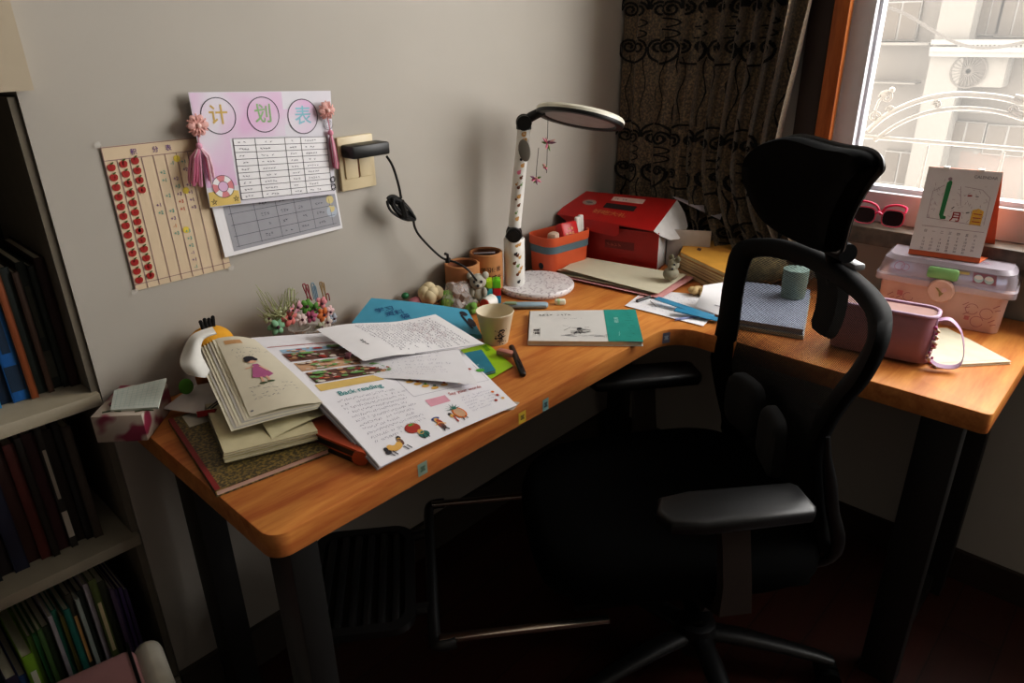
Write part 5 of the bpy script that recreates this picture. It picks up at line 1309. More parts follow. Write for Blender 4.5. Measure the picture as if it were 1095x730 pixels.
# purple pencil bag and the notebook under it
nb = [D(940, 352, .752), D(1012, 352, .752), D(1081, 388.5, .752), D(1000, 393, .752)]
def ruled(s, g): s.line(g, .05, .95, .95, .95, .0008, 1)
closed_book('open_notebook', 'cream notebook lying under the purple pencil bag', 'notebook', nb[0], nb[1], nb[2], nb[3], ZD+.0005, .006, mat('note_cream', 'd4ccb4', .7), CREAM, ink=ruled, mats=[GREYINK])
PU = mat('mauve_leather', 'a07884', .38, var=.05); PUL = mat('mauve_trim', 'b090ac', .45); PUI = mat('bag_lining', '8f6a62', .7)
zb_ = ZD+.007
k0_ = D(991, 392, zb_); k1_ = D(884, 370, zb_)
bxv = (k0_-k1_); bxv.z = 0; BLn = bxv.length; ang = math.atan2(bxv.y, bxv.x)
pbg = thing('pencil_bag', 'mauve leather pencil bag with a wrist strap and pearl charms', 'pencil bag', k1_, ang)
# local x along the bag toward photo right, y away from camera
Wd = .085
prof_ = [(.86, 0), (1.0, .014), (1.0, .05), (.90, .080), (.80, .098)]
g = G(); vs = []; nseg = 36
for s_, z in prof_:
    for x, y in rr(BLn/2, Wd/2, BLn*(1-.02*(1-s_)), Wd*s_, .03*s_, 8): vs.append((x, y, z+.004*math.sin(x*40)*(.3 if z > .03 else 0)))
n = len(vs)//len(prof_)
fs = [(i*n+k, i*n+(k+1) % n, (i+1)*n+(k+1) % n, (i+1)*n+k) for i in range(len(prof_)-1) for k in range(n)]+[tuple(range(n))[::-1]]
g.add(vs, fs); g.build('body', PU, pbg, 60, local=True)
T = rr(BLn/2, Wd/2, BLn*.99, Wd*.80, .024, 8)
g = G(); g.add([(x, y, .0975) for x, y in T], [tuple(range(len(T)))]); g.build('zip_panel', PUI, pbg, local=True)
g = G(); Tp = [(x, y, .099) for x, y in T]; g.tube(Tp+[Tp[0]], .0038, 0, 8, caps=False); g.tube([(BLn-.002, Wd*.1, .012), (BLn+.001, Wd*.2, .06), (BLn-.004, Wd*.3, .097)], .0035, 0, 8); g.build('piping', PUL, pbg, local=True)
g = G(); sp_ = smooth_path([(BLn, Wd*.4, .090), (BLn+.02, Wd*.42, .094), (BLn+.042, Wd*.42, .072), (BLn+.055, Wd*.36, .03), (BLn+.05, Wd*.22, .008), (BLn+.02, Wd*.06, .006), (BLn+.002, Wd*.12, .014)], 6)
vs = []; 
for p in sp_: vs += [p+Vector((0, -.010, 0)), p+Vector((0, .010, 0)), p+Vector((0.0016, .010, -.0016)), p+Vector((.0016, -.010, -.0016))]
g.add(vs, [(4*i+j, 4*i+(j+1) % 4, 4*i+4+(j+1) % 4, 4*i+4+j) for i in range(len(sp_)-1) for j in range(4)]); g.build('wrist_strap', PUL, pbg, local=True)
g = G(); r6 = random.Random(2)
for k in range(20): g.ball((BLn+.002+r6.uniform(-.006, .004), -.004+r6.uniform(-.004, .004), (.006+.0042*k)+r6.uniform(-.002, .002)), r6.uniform(.0022, .0042), k % 3, 8, 6)
g.build('pearl_charm', [mat('pearl', 'e0cfd0', .2), mat('charm_magenta', 'b05088', .4), mat('charm_gold', 'c8a890', .3, metal=.5)], pbg, local=True)

# ------------------------------------------------------------------ left part of the desk
# floral tissue box with a notepad on top
TB = bpy.data.materials.new('floral_card'); TB.use_nodes = True
nt = TB.node_tree; b = nt.nodes['Principled BSDF']; tc = nt.nodes.new('ShaderNodeTexCoord'); vo = nt.nodes.new('ShaderNodeTexNoise'); vo.inputs['Scale'].default_value = 26; vo.inputs['Detail'].default_value = 1
rp = nt.nodes.new('ShaderNodeValToRGB'); rp.color_ramp.elements[0].position = .50; rp.color_ramp.elements[1].position = .60; rp.color_ramp.elements[0].color = (*lin('b8aca0'), 1); rp.color_ramp.elements[1].color = (*lin('8a2c48'), 1)
nt.links.new(tc.outputs['Object'], vo.inputs['Vector']); nt.links.new(vo.outputs['Fac'], rp.inputs[0]); nt.links.new(rp.outputs[0], b.inputs['Base Color'])
p1, p2, p3 = Vector((.268, 1.236, ZD)), Vector((.330, 1.178, ZD)), Vector((.412, 1.262, ZD))
ux = (p2-p1); uy = (p3-p2); ang = math.atan2(ux.y, ux.x)
tbx = thing('tissue_box', 'pink floral tissue box overhanging the end of the desk near the bookcase', 'box', p1, ang)
g = G(); g.box((ux.length/2, uy.length/2, .026), (ux.length, uy.length, .051), bev=.002); g.build('carton', TB, tbx, local=True)
g = G(); r5 = random.Random(8)
for k in range(5):
    x, y = r5.uniform(.01, .07), r5.uniform(.0, .05)
    g.tube([(x, y, .0525), (x+.012, y+.004, .053), (x+.03, y+.002, .0525)], .0012, 0, 5)
g.build('stem_print', mat('stem_green', '4a5a3a', .7), tbx, local=True)
nS = [D(119, 437, .806), D(121, 418, .812), D(177, 405, .812), D(169, 434, .806)]
g = G(); s_ = Sheet(D(122, 417, .815), D(178, 404, .818), D(169, 435, .806), D(118, 438, .806)); s_.paper(g, 0, 5, 5)
for k in range(9): s_.line(g, .05, .08+.1*k, .95, .08+.1*k, .0005, 1, n=3)
for k in range(9): s_.line(g, .08+.1*k, .05, .08+.1*k, .95, .0005, 1, n=3)
q_ = [p-Vector((0, 0, .004)) for p in s_.c]; g.add(list(s_.c)+q_, [(0, 1, 5, 4), (1, 2, 6, 5), (2, 3, 7, 6), (3, 0, 4, 7), (4, 5, 6, 7)], 0)
tag(g.build('notepad', [mat('pad_pale', 'bfc4bc', .7), mat('pad_rule', '94aaa4', .7)], smooth=0), 'pale squared notepad lying on the floral tissue box', 'notepad')

# plush chick behind the books
pk = Vector((.50, 1.225, ZD)); 
pl = thing('plush_chick', 'yellow plush chick with a black tuft peeking out behind the textbook pile', 'toy', pk)
hc2 = D(224, 366, .90); hc2.y = 1.25; 
hp = WA(226, 368, .052)
YF = mat('chick_yellow', 'd89c30', .95); OF = mat('chick_orange', 'a8622a', .95)
g = G(); g.ball(hp, (.043, .040, .036), 0, 20, 14); g.ball(Vector((hp.x-.002, hp.y-.01, (hp.z+ZD)/2-.01)), (.042, .038, (hp.z-ZD)/2+.004), 1, 20, 14); g.build('body', [YF, OF], pl, 80)
g = G()
for k in range(4): g.tube([hp+Vector((-.008+.006*k, 0, .033)), hp+Vector((-.012+.008*k, -.002, .05+.002*(k % 2)))], [.0045, .0035], 0, 8); g.ball(hp+Vector((-.012+.008*k, -.002, .05+.002*(k % 2))), .0038, 0, 8, 6)
g.build('tuft', mat('tuft_black', '101010', .9), pl)
g = G(); g.ball(WA(242, 361, .035), .0035); g.build('eye', INK, pl)
gb = WA(199, 413, .10); g = G(); g.ball(gb, (.013, .010, .015)); g.build('bow', mat('chick_green', '4f8a28', .9), pl)['label'] = 'green bow'

# gold-patterned notebook
GD = bpy.data.materials.new('gold_glitter_cover'); GD.use_nodes = True
nt = GD.node_tree; b = nt.nodes['Principled BSDF']; tc = nt.nodes.new('ShaderNodeTexCoord'); vo = nt.nodes.new('ShaderNodeTexNoise'); vo.inputs['Scale'].default_value = 190; vo.inputs['Detail'].default_value = 4
rp = nt.nodes.new('ShaderNodeValToRGB'); rp.color_ramp.elements[0].position = .42; rp.color_ramp.elements[1].position = .66; rp.color_ramp.elements[0].color = (*lin('3c3220'), 1); rp.color_ramp.elements[1].color = (*lin('8c783e'), 1)
nt.links.new(tc.outputs['Object'], vo.inputs['Vector']); nt.links.new(vo.outputs['Fac'], rp.inputs[0]); nt.links.new(rp.outputs[0], b.inputs['Base Color']); b.inputs['Roughness'].default_value = .5
z0 = ZD+.0005
gt = [D(180, 448, .762), D(300, 420, .762), D(372, 478, .762), D(230.5, 523, .762)]
bl_, br_ = D(230.5, 526, .76), D(352, 480, .76); tl_ = D(180, 449, .76); wv_ = (br_-bl_); tr_ = tl_+wv_
closed_book('hardback_notebook', 'hardback notebook with a gold speckled cover and red spine at the end of the desk', 'notebook', tl_, tr_, br_, bl_, z0, .011, GD, mat('page_pink', 'c8a89c', .7), ink=lambda s, g: (s.rect(g, 0, 0, .045, .995, 1, .0004), s.rect(g, .12, .02, .34, .2, 2, .0004)), mats=[mat('spine_red', '7a1c1c', .6), mat('label_white', 'b8b4a8', .7)])
# white scrap with red clip
loose('paper_scrap', 'folded white paper scrap with a red binder clip at the back of the desk end', 'paper', D(207, 412, .79), D(246, 405, .80), D(246, 447, .775), D(173, 437, .768), mat('scrap_white', 'cfcac8', .75), lambda u, v: .006*math.sin(u*PI)*math.sin(v*PI))
rc = D(223, 445, .775); bcT = thing('binder_clip', 'red binder clip with black wire handles on the white scrap', 'clip', rc)
cl0, cl1 = D(213, 444, .776), D(232, 441, .780)
g = G(); ma = (cl1-cl0); na = Vector((-ma.y, ma.x, 0)).normalized()
vs = [cl0-na*.008, cl1-na*.008, cl1-na*.008+Vector((0, 0, .012)), cl0-na*.008+Vector((0, 0, .012)), cl0+na*.008+Vector((0, 0, .003)), cl1+na*.008+Vector((0, 0, .003))]
g.add(vs, [(0, 1, 2, 3), (3, 2, 5, 4), (0, 4, 5, 1), (0, 3, 4), (1, 5, 2)]); g.build('clamp', mat('clip_red', 'a01c20', .4), bcT, smooth=0)
g = G()
for dd in (0, .012):
    o_ = cl0.lerp(cl1, .5)+na*.006+Vector((0, 0, .006)); d_ = D(237, 432, .79)-D(223, 443, .78)
    g.tube(smooth_path([o_-ma*.12, o_-ma*.12+d_*(.9-dd*20), o_+d_*(1.1-dd*20), o_+ma*.12+d_*(.9-dd*20), o_+ma*.12], 4), .0012, 0, 6)
g.build('wire_handle', INK, bcT)
# pile of cream notebooks
def pile(tl, tr, br2, bl, z0, n, th, cols, labs, grp):
    z = z0
    for i in range(n):
        o_ = Vector((rnd.uniform(-.005, .005), rnd.uniform(-.005, .005), 0))
        m_ = mat('pile_'+cols[i % len(cols)], cols[i % len(cols)], .75)
        closed_book('notebook', labs[i], 'notebook', tl+o_, tr+o_, br2+o_, bl+o_, z, th, m_, CREAM, grp)
        z += th+.0003
    return z
nbl, nbr = D(242, 493, .768), D(342, 468, .768); ntl = D(222, 440, .768); ntr = ntl+(nbr-nbl)
zt = pile(ntl, ntr, nbr, nbl, z0+.0115, 4, .0055, ['bdb494', 'c8bfa0', 'b8ae8c', 'c4ba98'], ['cream notebook lowest in the pile on the gold cover', 'cream notebook second from below on the gold cover', 'cream notebook third from below on the gold cover', 'cream notebook uppermost of the thin pile on the gold cover'], 'cream notebooks on the gold cover')
# orange and black binder
ob = D(392, 487, .755); bl2, br2 = D(327, 462, .77), D(386, 486, .765)
bl2, br2, tr2, tl2 = D(318, 462, .765), D(385, 490, .765), D(405, 440, .765), D(335, 420, .765)
OBK = mat('binder_black', '221c1c', .4); OBO = mat('binder_orange', 'b0502a', .45)
rootb = thing('ring_binder', 'orange and black binder under the spread worksheet', 'binder', D(370, 470))
g = G(); P_ = [tl2, tr2, br2, bl2]
for p in P_: p.z = ZD+.004
def slab_(g, P, a, b_, m): g.add([Vector((p.x, p.y, ZD+a)) for p in P]+[Vector((p.x, p.y, ZD+b_)) for p in P], [(0, 1, 2, 3), (7, 6, 5, 4)]+[(i, i+4, (i+1) % 4+4, (i+1) % 4) for i in range(4)], m)
slab_(g, P_, .001, .010, 1); slab_(g, P_, .010, .013, 0); slab_(g, P_, .013, .024, 1); slab_(g, P_, .024, .028, 0)
g.build('cover', [OBO, OBK], rootb, smooth=0)
g = G(); g.tube([Vector((br2.x, br2.y, ZD+.0145)), Vector((tr2.x, tr2.y, ZD+.0145))], .0135, 0, 14); g.build('spine', OBO, rootb)
# cream sheets under the textbook
loose('paper_sheet', 'cream sheet sliding out from under the open textbook', 'paper', D(262, 425, .80), D(350, 408, .80), D(357, 440, .788), D(291, 469, .785), mat('sheet_cream', 'cdc5a2', .8), lambda u, v: .004*math.sin(u*PI))
# open textbook with a girl in a pink dress
PG = mat('textbook_page', 'd2cab6', .75, var=.03)
kS = [D(230, 362, .868), D(272, 362.5, .855), D(345, 430, .812), D(267, 446, .810)]
tx = thing('open_textbook', 'open textbook showing a girl in a pink dress on the notebook pile', 'book', D(280, 430, .79))
g = G()
bS = Sheet(*kS, lambda u, v: .010*math.sin(u*PI)*.6+.004*math.sin(v*PI)); bS.paper(g, 0, 10, 10)
r4 = random.Random(6)
bS.rect(g, .15, .06, .55, .12, 1, n=3); bS.scribble(g, .2, .18, .93, .34, 3, 2, cw=.006, th=.0005, fill=.8)
bS.scribble(g, .15, .70, .9, .86, 4, 2, cw=.006, th=.0005, fill=.75); bS.disc(g, .06, .95, .002, 2)
gx, gy_ = .46, .50
bS.ink(g, [(gx-.05, gy_-.05), (gx-.17, gy_+.11), (gx-.05, gy_+.13), (gx+.08, gy_+.13), (gx+.19, gy_+.10), (gx+.05, gy_-.05)], 3, .0012)
bS.disc(g, gx-.02, gy_-.10, .0085, 4, .0012); bS.disc(g, gx-.03, gy_-.135, .0105, 5, .0014, sy=.75); bS.disc(g, gx-.09, gy_-.11, .005, 5, .0014); bS.disc(g, gx+.06, gy_-.115, .005, 5, .0014)
bS.line(g, gx-.05, gy_-.02, gx-.2, gy_-.01, .003, 4, .0013); bS.line(g, gx+.05, gy_-.02, gx+.14, gy_+.05, .003, 4, .0013)
bS.line(g, gx-.04, gy_+.12, gx-.05, gy_+.185, .0035, 4, .0012); bS.line(g, gx+.05, gy_+.12, gx+.06, gy_+.18, .0035, 4, .0012); bS.disc(g, gx-.06, gy_+.195, .004, 6, .0013, sx=1.5, sy=.6); bS.disc(g, gx+.07, gy_+.185, .004, 6, .0013, sx=1.5, sy=.6)
g.build('right_page', [PG, mat('heading_tan', 'c09468', .7), GREYINK, mat('dress_pink', 'b0628c', .7), mat('skin_print', 'dcae94', .7), INK, mat('shoe_green', '4a5a40', .7)], tx, smooth=60)
for k in range(7):
    # fanned page edges curling down on the left side
    g = G(); o1 = k*.0035; t1, b1 = kS[0], kS[3]
    d = Vector((-.0044*(k+1), .0006*(k+1), -.0016*(k+1)))
    s2 = Sheet(t1+d*1.25+Vector((0, 0, .002)), kS[1]+Vector((-.01, 0, -.004*k-.002)), kS[2]+Vector((-.002*k, -.0006*k, -.0008*k-.001)), b1+d*1.0+Vector((-.0006*k, -.0008*k, 0)), lambda u, v: .004*math.sin(u*PI)*.5)
    s2.paper(g, 0, 5, 6); g.build('page', [CREAM, PG, mat('page_greyish', 'b8b4ac', .7)][k % 3], tx, smooth=60)
wc = Sheet(WA(216, 350, .10), WA(227, 349, .10)+Vector((0, 0, .0)), D(228, 402, .82), D(193, 392, .82), None)
g = G()
c1 = [(227, 349, .09), (205, 358, .10), (194, 378, .11), (193, 391, .13), (200, 400, .14)]
c2 = [(232, 357, .11), (218, 363, .115), (215, 376, .13), (221, 390, .145), (229, 403, .15)]
def crv(C, t): return smooth_path([WA(*p) for p in C], 8)[int(round(t*32))]
g.grid(lambda u, v: crv(c1, v).lerp(crv(c2, v), u)+Vector((-.004*math.sin(u*PI), -.012*math.sin(u*PI), .002*math.sin(u*PI))), 8, 32)
g.build('curled_page', mat('curl_white', 'd8d6d0', .75), tx, smooth=70)['label'] = 'white page curling over the edge'

# spread worksheet
WS = mat('worksheet_white', 'e9e7ec', .7, var=.015)
aTL, aBL, aBR, aTR = D(268, 361, .852), D(407, 499, .766), D(553, 433, .7545), D(470, 352, .80)
sA = Sheet(aTL, aTR, aBR, aBL, lambda u, v: .012*math.sin(v*PI)*(1-u)+.004*math.sin(u*PI))
wsT = thing('worksheet', 'large colour-printed worksheet with a comic strip and fruit characters at the desk front', 'worksheet', D(420, 440))
g = G(); sA.paper(g, 0, 16, 16)
r3 = random.Random(12)
FR = [ORG, GRN, mat('fruit_red', 'a8382c', .6), mat('fruit_yellow', 'd8a85a', .6), INK, mat('dusk_brown', '6a4a40', .7), mat('panel_tan', 'c8a080', .7), mat('panel_blue', '9ab8d0', .7), mat('title_teal', '2a8a8c', .6), mat('banner_yellow', 'd8b870', .7), mat('pink_band', 'dca0b0', .7), mat('faint_text', 'a8a4b8', .7), mat('title_red', 'b04a4a', .6), mat('deep_teal', '2a6a60', .6), mat('navy_hat', '3a4a8a', .6), mat('mid_text', '8a8698', .7), mat('muted_green', '6f9a5c', .6), mat('muted_orange', 'b4805a', .6), mat('muted_rose', 'b88a84', .6), mat('muted_cream', 'd4c8bc', .6)]
mi = {m.name: i+1 for i, m in enumerate(FR)}
# comic panels at the head of the page
sA.line(g, .02, .115, .62, .115, .002, mi['title_red'], n=5)
for (u0, v0, u1, v1, m) in ((.06, .15, .58, .185, 'panel_blue'), (.05, .19, .60, .27, 'dusk_brown'), (.055, .285, .60, .36, 'panel_tan'), (.06, .375, .6, .465, 'dusk_brown')):
    sA.rect(g, u0, v0, u1, v1, mi[m], .0006, n=4)
PCOL = [mi[n] for n in ('muted_green', 'muted_orange', 'muted_rose', 'panel_tan', 'dusk_brown', 'muted_cream', 'muted_green', 'muted_cream', 'fruit_red')]
for k in range(260):
    u, v = r3.uniform(.07, .58), r3.choice([.17, .205, .235, .255, .30, .33, .35, .39, .42, .45])+r3.uniform(-.012, .012)
    sA.disc(g, u, v, r3.uniform(.0015, .0048), r3.choice(PCOL), .001+.00001*k, seg=7, sx=r3.uniform(1, 2.0), sy=.7)
for (u, v) in ((.33, .17), (.16, .215), (.42, .235), (.22, .305), (.5, .31), (.12, .40), (.44, .385), (.3, .44)): sA.disc(g, u, v, .006, mi['muted_green'], .0040, seg=9, sx=2.4, sy=.6)
sA.rect(g, .045, .475, .40, .525, mi['banner_yellow'], .0006, n=4)
sA.text(g, 'Back reading', .235, .565, .0165, mi['title_teal'], .0012)
sA.scribble(g, .07, .60, .46, .90, 11, mi['mid_text'], cw=.0042, th=.0006, fill=.9)
sA.rect(g, .50, .745, .635, .80, mi['pink_band'], .0006, n=3)
for P in (((.46, .50), (.46, .70)), ((.46, .70), (.98, .70)), ((.98, .70), (.98, .50))): sA.line(g, *P[0], *P[1], .0007, mi['mid_text'], n=6)
for (u, v) in ((.52, .58), (.60, .57), (.55, .61), (.58, .64), (.62, .67), (.70, .57), (.72, .61), (.76, .64), (.82, .56), (.84, .60), (.88, .63), (.69, .66), (.80, .67)):
    sA.disc(g, u, v, .0055, r3.choice([1, 4, 4, 7]), .001, seg=9, sx=1.5, sy=.8); sA.disc(g, u+.01, v-.018, .003, r3.choice([2, 14, 3]), .0012, seg=7)
sA.disc(g, .99, .58, .008, 2, .0011, sx=1.3, sy=.9); sA.disc(g, .93, .55, .004, 3, .0011); sA.disc(g, .91, .57, .004, 15, .0011)
sA.text(g, 'Say your words', .775, .745, .0125, mi['title_red'], .0012)
sA.scribble(g, .70, .785, .95, .93, 6, mi['faint_text'], cw=.0042, th=.0006, fill=.8)
for (u, v) in ((.93, .82), (.94, .86), (.955, .90), (.90, .9)): sA.disc(g, u, v, .004, r3.choice([1, 3, 4]), .001, seg=8)
# row of fruit figures
def fig(u, v, kind):
    def d(du, dv, r, m, sx=1, sy=1, rot=0, l=.0012): sA.disc(g, u+du, v+dv, r, m, l, 12, sx, sy, rot)
    if kind == 'banana':
        for k in range(7): q = .5+k*.33; d(-.032*math.cos(q)+.0, .022*math.sin(q)-.01, .006, 4, l=.0012+.00005*k)
        d(-.055, .0, .004, 5); d(-.055, .018, .005, 5, 1.2, .8); d(.045, -.02, .004, 4); d(.045, -.006, .006, 6, .8, 1.2); d(.05, -.03, .004, 5)
        for a in (-.05, -.03, .04, .06): sA.line(g, u+a, v+.02, u+a+.012, v+.045, .002, 5, .0013)
    if kind == 'tomato':
        d(0, -.025, .013, 3, 1.2, .9); d(.01, -.045, .004, 2, 2, .6); d(.022, .01, .006, 4); d(.03, .03, .009, 14, 1.2, .9); sA.line(g, u+.02, v+.03, u+.015, v+.055, .002, 5, .0013); sA.line(g, u+.04, v+.03, u+.045, v+.055, .002, 5, .0013)
    if kind == 'dancer':
        d(0, -.04, .006, 15, 1.5, .7); d(0, -.03, .005, 4); d(.005, -.005, .008, 3, .8, 1.3); d(.006, .02, .006, 6, .9, 1.3)
        for a in (-.012, .02): sA.line(g, u+.005, v+.015, u+a+.005, v+.05, .0024, 5, .0013)
        sA.line(g, u, v-.01, u-.03, v+.0, .002, 4, .0013); sA.line(g, u, v-.01, u+.035, v+.01, .002, 4, .0013)
    if kind == 'pineapple':
        d(.02, -.005, .014, 1, .95, 1.25, -.25); d(.02, -.005, .011, 7, .95, 1.25, -.25, .0014)
        for k in range(7): q = -PI*(.05+.15*k); sA.ink(g, [(u+.0, v-.045), (u+.055*math.cos(q)+.0, v-.04+.045*math.sin(q)), (u+.012, v-.035)], 14, .0015)
        d(-.035, -.0, .005, 4); d(-.04, -.016, .004, 5); sA.line(g, u-.03, v, u-.03, v+.05, .0035, 3, .0013); sA.line(g, u+.015, v+.02, u+.01, v+.055, .002, 5, .0013); sA.line(g, u+.03, v+.02, u+.04, v+.05, .002, 5, .0013)
fig(.145, .94, 'banana'); fig(.305, .915, 'tomato'); fig(.46, .925, 'dancer'); fig(.60, .905, 'pineapple')
g.build('front_page', [WS]+FR, wsT, smooth=60)
for k in range(4):
    g = G(); dz = -.0028*(k+1); sh_ = .0016*(k+1)
    s2 = Sheet(aTL+Vector((-sh_*1.2, 0, dz-.004*(k > 1))), aTR+Vector((0, 0, dz)), aBR+Vector((-.012-.003*k, .01, -.0006*(k+1))), aBL+Vector((-sh_*.6, sh_*.8, dz*.6)), sA.b)
    s2.paper(g, 0, 10, 10); g.build('back_page', [WS, mat('page_grey', 'b4b2bc', .7)][k % 2], wsT, smooth=60)
# page lying beneath, reaching the wall side: handwritten sheets on top
hB = [D(338, 352, .856), D(465.5, 337, .832), D(518.5, 369, .796), D(389, 386, .828)]
sB = Sheet(*hB, lambda u, v: .006*math.sin(u*PI)*math.sin(v*PI)+.004*math.sin(u*7))
g = G(); sB.paper(g, 0, 12, 12)
rB = Sheet(hB[1], hB[2], hB[3], hB[0], lambda u, v: sB.b(1-v, u)); rB.scribble(g, .08, .08, .90, .74, 22, 1, cw=.0055, th=.0008, fill=.88, dense=2); rB.scribble(g, .5, .82, .8, .86, 1, 2, cw=.008, th=.001, dense=3); rB.scribble(g, .15, .15, .85, .4, 8, 4, cw=.006, th=.0006, fill=.5); rB.line(g, .1, .42, .9, .42, .0005, 3, n=6)
sB.rect(g, -.005, .98, 1.0, 1.0, 3, .0004)
tag(g.build('handwritten_sheet', [WHITE, mat('script_ink', '55506a', .7), INK, mat('edge_grey', 'b0aeb8', .7), mat('rose_script', '9a6a70', .7)], smooth=60), 'white sheet covered in handwriting on top of the worksheet', 'paper')
hC = [D(384, 386, .820), D(488, 370, .803), D(511, 412, .784), D(395, 404, .808)]
sC = Sheet(*hC, lambda u, v: .003*math.sin(u*PI)+.002*math.sin(v*9))
g = G(); sC.paper(g, 0, 10, 8); sC.scribble(g, .08, .1, .9, .85, 8, 1, cw=.005, th=.0005, fill=.7)
tag(g.build('handwritten_sheet', [mat('sheet_c_white', 'e4e2e6', .7, var=.02), mat('faint_script', 'a6a4b4', .7)], smooth=60), 'faintly written sheet sticking out below the handwriting sheet', 'paper')
g = G(); g.box(D(372, 380, .848), (.022, .010, .006), rz=.8, bev=.002); tag(g.build('paper_clip', mat('clip_maroon', '5a2430', .5)), 'small maroon clip at the edge of the handwriting sheet', 'clip')
# blue folder
BF = mat('folder_blue', '4f9cb8', .5, var=.03)
fS = [D(397, 318.5, .826), D(500, 331, .785), D(515, 358, .768), D(376, 345, .80)]
fS[0].y = min(fS[0].y, YA-.012)
sF = Sheet(*fS, lambda u, v: .004*math.sin(u*PI))
g = G(); sF.paper(g, 0, 8, 8)
q_ = [p-Vector((0, 0, .010)) for p in sF.c]; g.add(list(sF.c)+q_, [(0, 1, 5, 4), (1, 2, 6, 5), (2, 3, 7, 6), (3, 0, 4, 7), (4, 5, 6, 7)], 0)
for k in range(3): sF.text(g, ['学习', '资料', '袋'][k], .19+.10*k, .42+.1*k, .022, 1, .001, rot=-.5)
sF.disc(g, .93, .22, .010, 2, .0008); sF.disc(g, .97, .55, .012, 2, .0008, sx=.7, sy=1.5); sF.line(g, .9, .3, .95, .8, .006, 2, .0008)
tag(g.build('document_folder', [BF, mat('folder_ink', '2a5a88', .6), INK], smooth=60), 'sky blue folder with navy lettering propped against the wall', 'folder')
# lime folder and blue booklet
LM = mat('lime_folder', 'a0c828', .4, var=.03)
loose('lime_folder', 'bright lime green folder lying under the blue booklet', 'folder', D(486, 372, .7535), D(520, 366, .7535), D(549, 391, .7535), D(508, 415, .7535), LM, ink=lambda s, g: s.rect(g, .78, .1, .9, .3, 1), mats=[mat('lime_dark', '6a9a1c', .5)])
BB = mat('booklet_teal', '2f7f96', .45)
closed_book('booklet', 'teal blue booklet on the lime folder beside the worksheet', 'booklet', D(490, 379, .76), D(515, 374, .76), D(530, 396, .76), D(503, 403, .76), ZD+.005, .006, BB, mat('booklet_pages', '8a9aa0', .7), ink=lambda s, g: (s.scribble(g, .35, .55, .8, .72, 1, 1, cw=.006, th=.0012, dense=3), s.scribble(g, .4, .76, .75, .84, 1, 1, cw=.005, th=.001, dense=2)), mats=[mat('booklet_print', 'a8ccd0', .6)])
# pen
a_, b_ = D(547, 371, ZD+.014), D(560, 401, ZD+.006)
pn_ = thing('marker_pen', 'dark brown marker pen lying on the desk beside the lime green folder', 'pen', D(554, 388, ZD))
g = G(); g.tube([a_, a_.lerp(b_, .55)], [.0062, .0065], 0, 14); g.build('barrel', mat('pen_brown', '3a2620', .35), pn_)
g = G(); g.tube([a_.lerp(b_, .55), a_.lerp(b_, .95), b_], [.0068, .0066, .004], 0, 14); g.tube([a_.lerp(b_, .6)+Vector((0, 0, .0085)), a_.lerp(b_, .85)+Vector((0, 0, .0085))], .0012, 0, 6); g.build('cap', mat('pen_cap_dark', '1c1412', .35), pn_)
g = G(); c_ = D(541, 377, ZD+.012); g.box(c_, (.018, .04, .012), rz=.25, bev=.004); tag(g.build('eraser_case', mat('rose_plastic', 'c08478', .4, alpha=.9)), 'dusty rose eraser case leaning by the marker pen', 'eraser case')
g = G(); s_ = Sheet(D(535, 427, .756), D(556, 430, .754), D(549, 438, .7535), D(528, 440, .756)); s_.paper(g, 0, 2, 2); tag(g.build('tape_strip', mat('hazy_tape', 'c8ccc4', .35, alpha=.6), smooth=0), 'hazy clear tape strip at the worksheet corner on the desk edge', 'tape')

# hair-clip bouquet against the wall
hb0 = WA(315, 352, .05)
bq = thing('craft_bouquet', 'cluster of pink, coral and green craft flowers with wire sprays by the wall', 'ornament', (hb0.x, hb0.y, ZD))
g = G()
for (u, v, s_) in ((320, 350, .030), (332, 351, .030), (346, 349, .026)):
    p = WA(u, v, .05); g.lathe([(.012, ZD), (.018, ZD+.01), (.016, p.z-.01), (.024, p.z), (.022, p.z+.001), (.013, p.z-.01), (.010, ZD+.01)], (p.x, p.y, 0), seg=18)
g.build('clear_cup', mat('clear_cup', 'd0ccc6', .15, alpha=.4), bq)
def petal(u, v, s_, col, n=6):
    p = WA(u, v, .055); g = G()
    for k in range(n): q = 2*PI*k/n; g.ball(p+Vector((math.cos(q)*s_*.6, rnd.uniform(-.004, .004), math.sin(q)*s_*.6)), (s_*.62, s_*.25, s_*.42), 0, 8, 6, Matrix.Rotation(-q, 3, 'Y'))
    g.ball(p+Vector((0, -.006, 0)), s_*.25, 1, 8, 6); g.build('craft_flower', [mat('felt_'+col, col, .7), mat('flower_eye', '5a3040', .6)], bq)
for a in ((296, 349, .016, '8ab894'), (309, 339, .017, 'd87a74'), (317, 328, .012, 'd8a0b0'), (327, 327, .014, '5a8a3a'), (336, 330, .013, '5f8f44'), (343, 324, .013, 'd88a90'), (345, 336, .014, 'c8703a'), (332, 338, .012, 'b05a78'), (352, 333, .012, 'd8b4b4'), (312, 331, .010, 'c898a4'), (343, 349, .011, 'a8a890'), (302, 333, .010, 'c8cca8'), (286, 340, .009, 'b8bc98'), (356, 340, .010, 'a8b0bc'), (349, 344, .012, 'd8c8c0'), (322, 341, .012, 'e0c8c4')): petal(*a)
wg = [G(), G(), G(), G()]
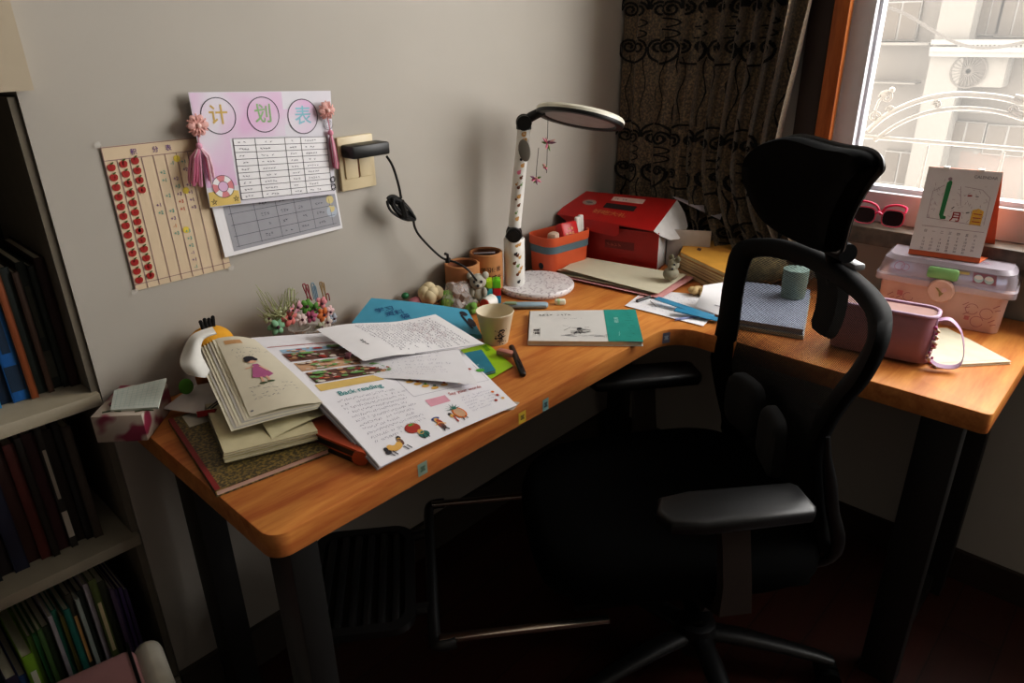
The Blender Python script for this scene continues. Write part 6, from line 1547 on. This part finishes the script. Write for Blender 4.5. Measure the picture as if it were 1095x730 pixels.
for k in range(34):
    u0, v0 = rnd.uniform(292, 312), rnd.uniform(335, 347); u1, v1 = rnd.uniform(272, 320), rnd.uniform(304, 336)
    if u1 > 300 and v1 > 322: v1 -= 16
    p, q = WA(u0, v0, .055), WA(u1, v1, rnd.uniform(.03, .09)); wg[0].tube([p, p.lerp(q, .5)+Vector((0, 0, -.004)), q], [.0012, .0011, .0006], 0, 5)
for (u0, v0, u1, v1, k) in ((331, 322, 324, 306, 1), (329, 321, 327, 307, 1), (336, 320, 333, 305, 2), (338, 322, 335, 308, 2), (347, 320, 342, 304, 3), (346, 320, 344, 305, 3), (350, 322, 349, 316, 1), (309, 330, 308, 311, 0), (312, 330, 312, 312, 0)):
    p, q = WA(u0, v0, .055), WA(u1, v1, .055); m_ = q+Vector((.006, 0, 0)); wg[k].tube(smooth_path([p, q, q+Vector((.003, 0, .004)), m_, p+Vector((.006, 0, 0))], 4), .0014, 0, 6)
for g, nm, col in zip(wg, ('green_spray', 'maroon_loop', 'blue_loop', 'olive_loop'), ('a8ac84', '8a3c44', '7a94a4', '9a805a')): g.build(nm, mat('wire_'+col, col, .6), bq)

# ------------------------------------------------------------------ light
w = bpy.data.worlds.new('sky'); sc.world = w; w.use_nodes = True
bg = w.node_tree.nodes['Background']; bg.inputs[0].default_value = (1.0, .99, .97, 1); bg.inputs[1].default_value = 4.0
pt = bpy.data.lights.new('window_portal', 'AREA'); pt.shape = 'RECTANGLE'; pt.size = 1.65; pt.size_y = 1.45; pt.cycles.is_portal = True
po_ = bpy.data.objects.new('window_portal', pt); COL.objects.link(po_); po_.location = (XB+.19, (WY0+WY1)/2, (WZ0+WZ1)/2); po_.rotation_euler = (0, math.radians(90), 0)
po_.rotation_euler = Vector((-1, 0, 0)).to_track_quat('-Z', 'Y').to_euler()
pt.size, pt.size_y = WY1-WY0, WZ1-WZ0
sc.view_settings.view_transform = 'Standard'; sc.view_settings.look = 'None'; sc.view_settings.exposure = 1.65
vs_ = sc.view_settings; vs_.use_curve_mapping = True; cm = vs_.curve_mapping; cvv = cm.curves[3]
for x_, y_ in ((.02, .0135), (.03, .0225), (.10, .090)): cvv.points.new(x_, y_)
cm.update()
sc.cycles.use_denoising = True
sc.cycles.max_bounces = 8; sc.cycles.transparent_max_bounces = 16
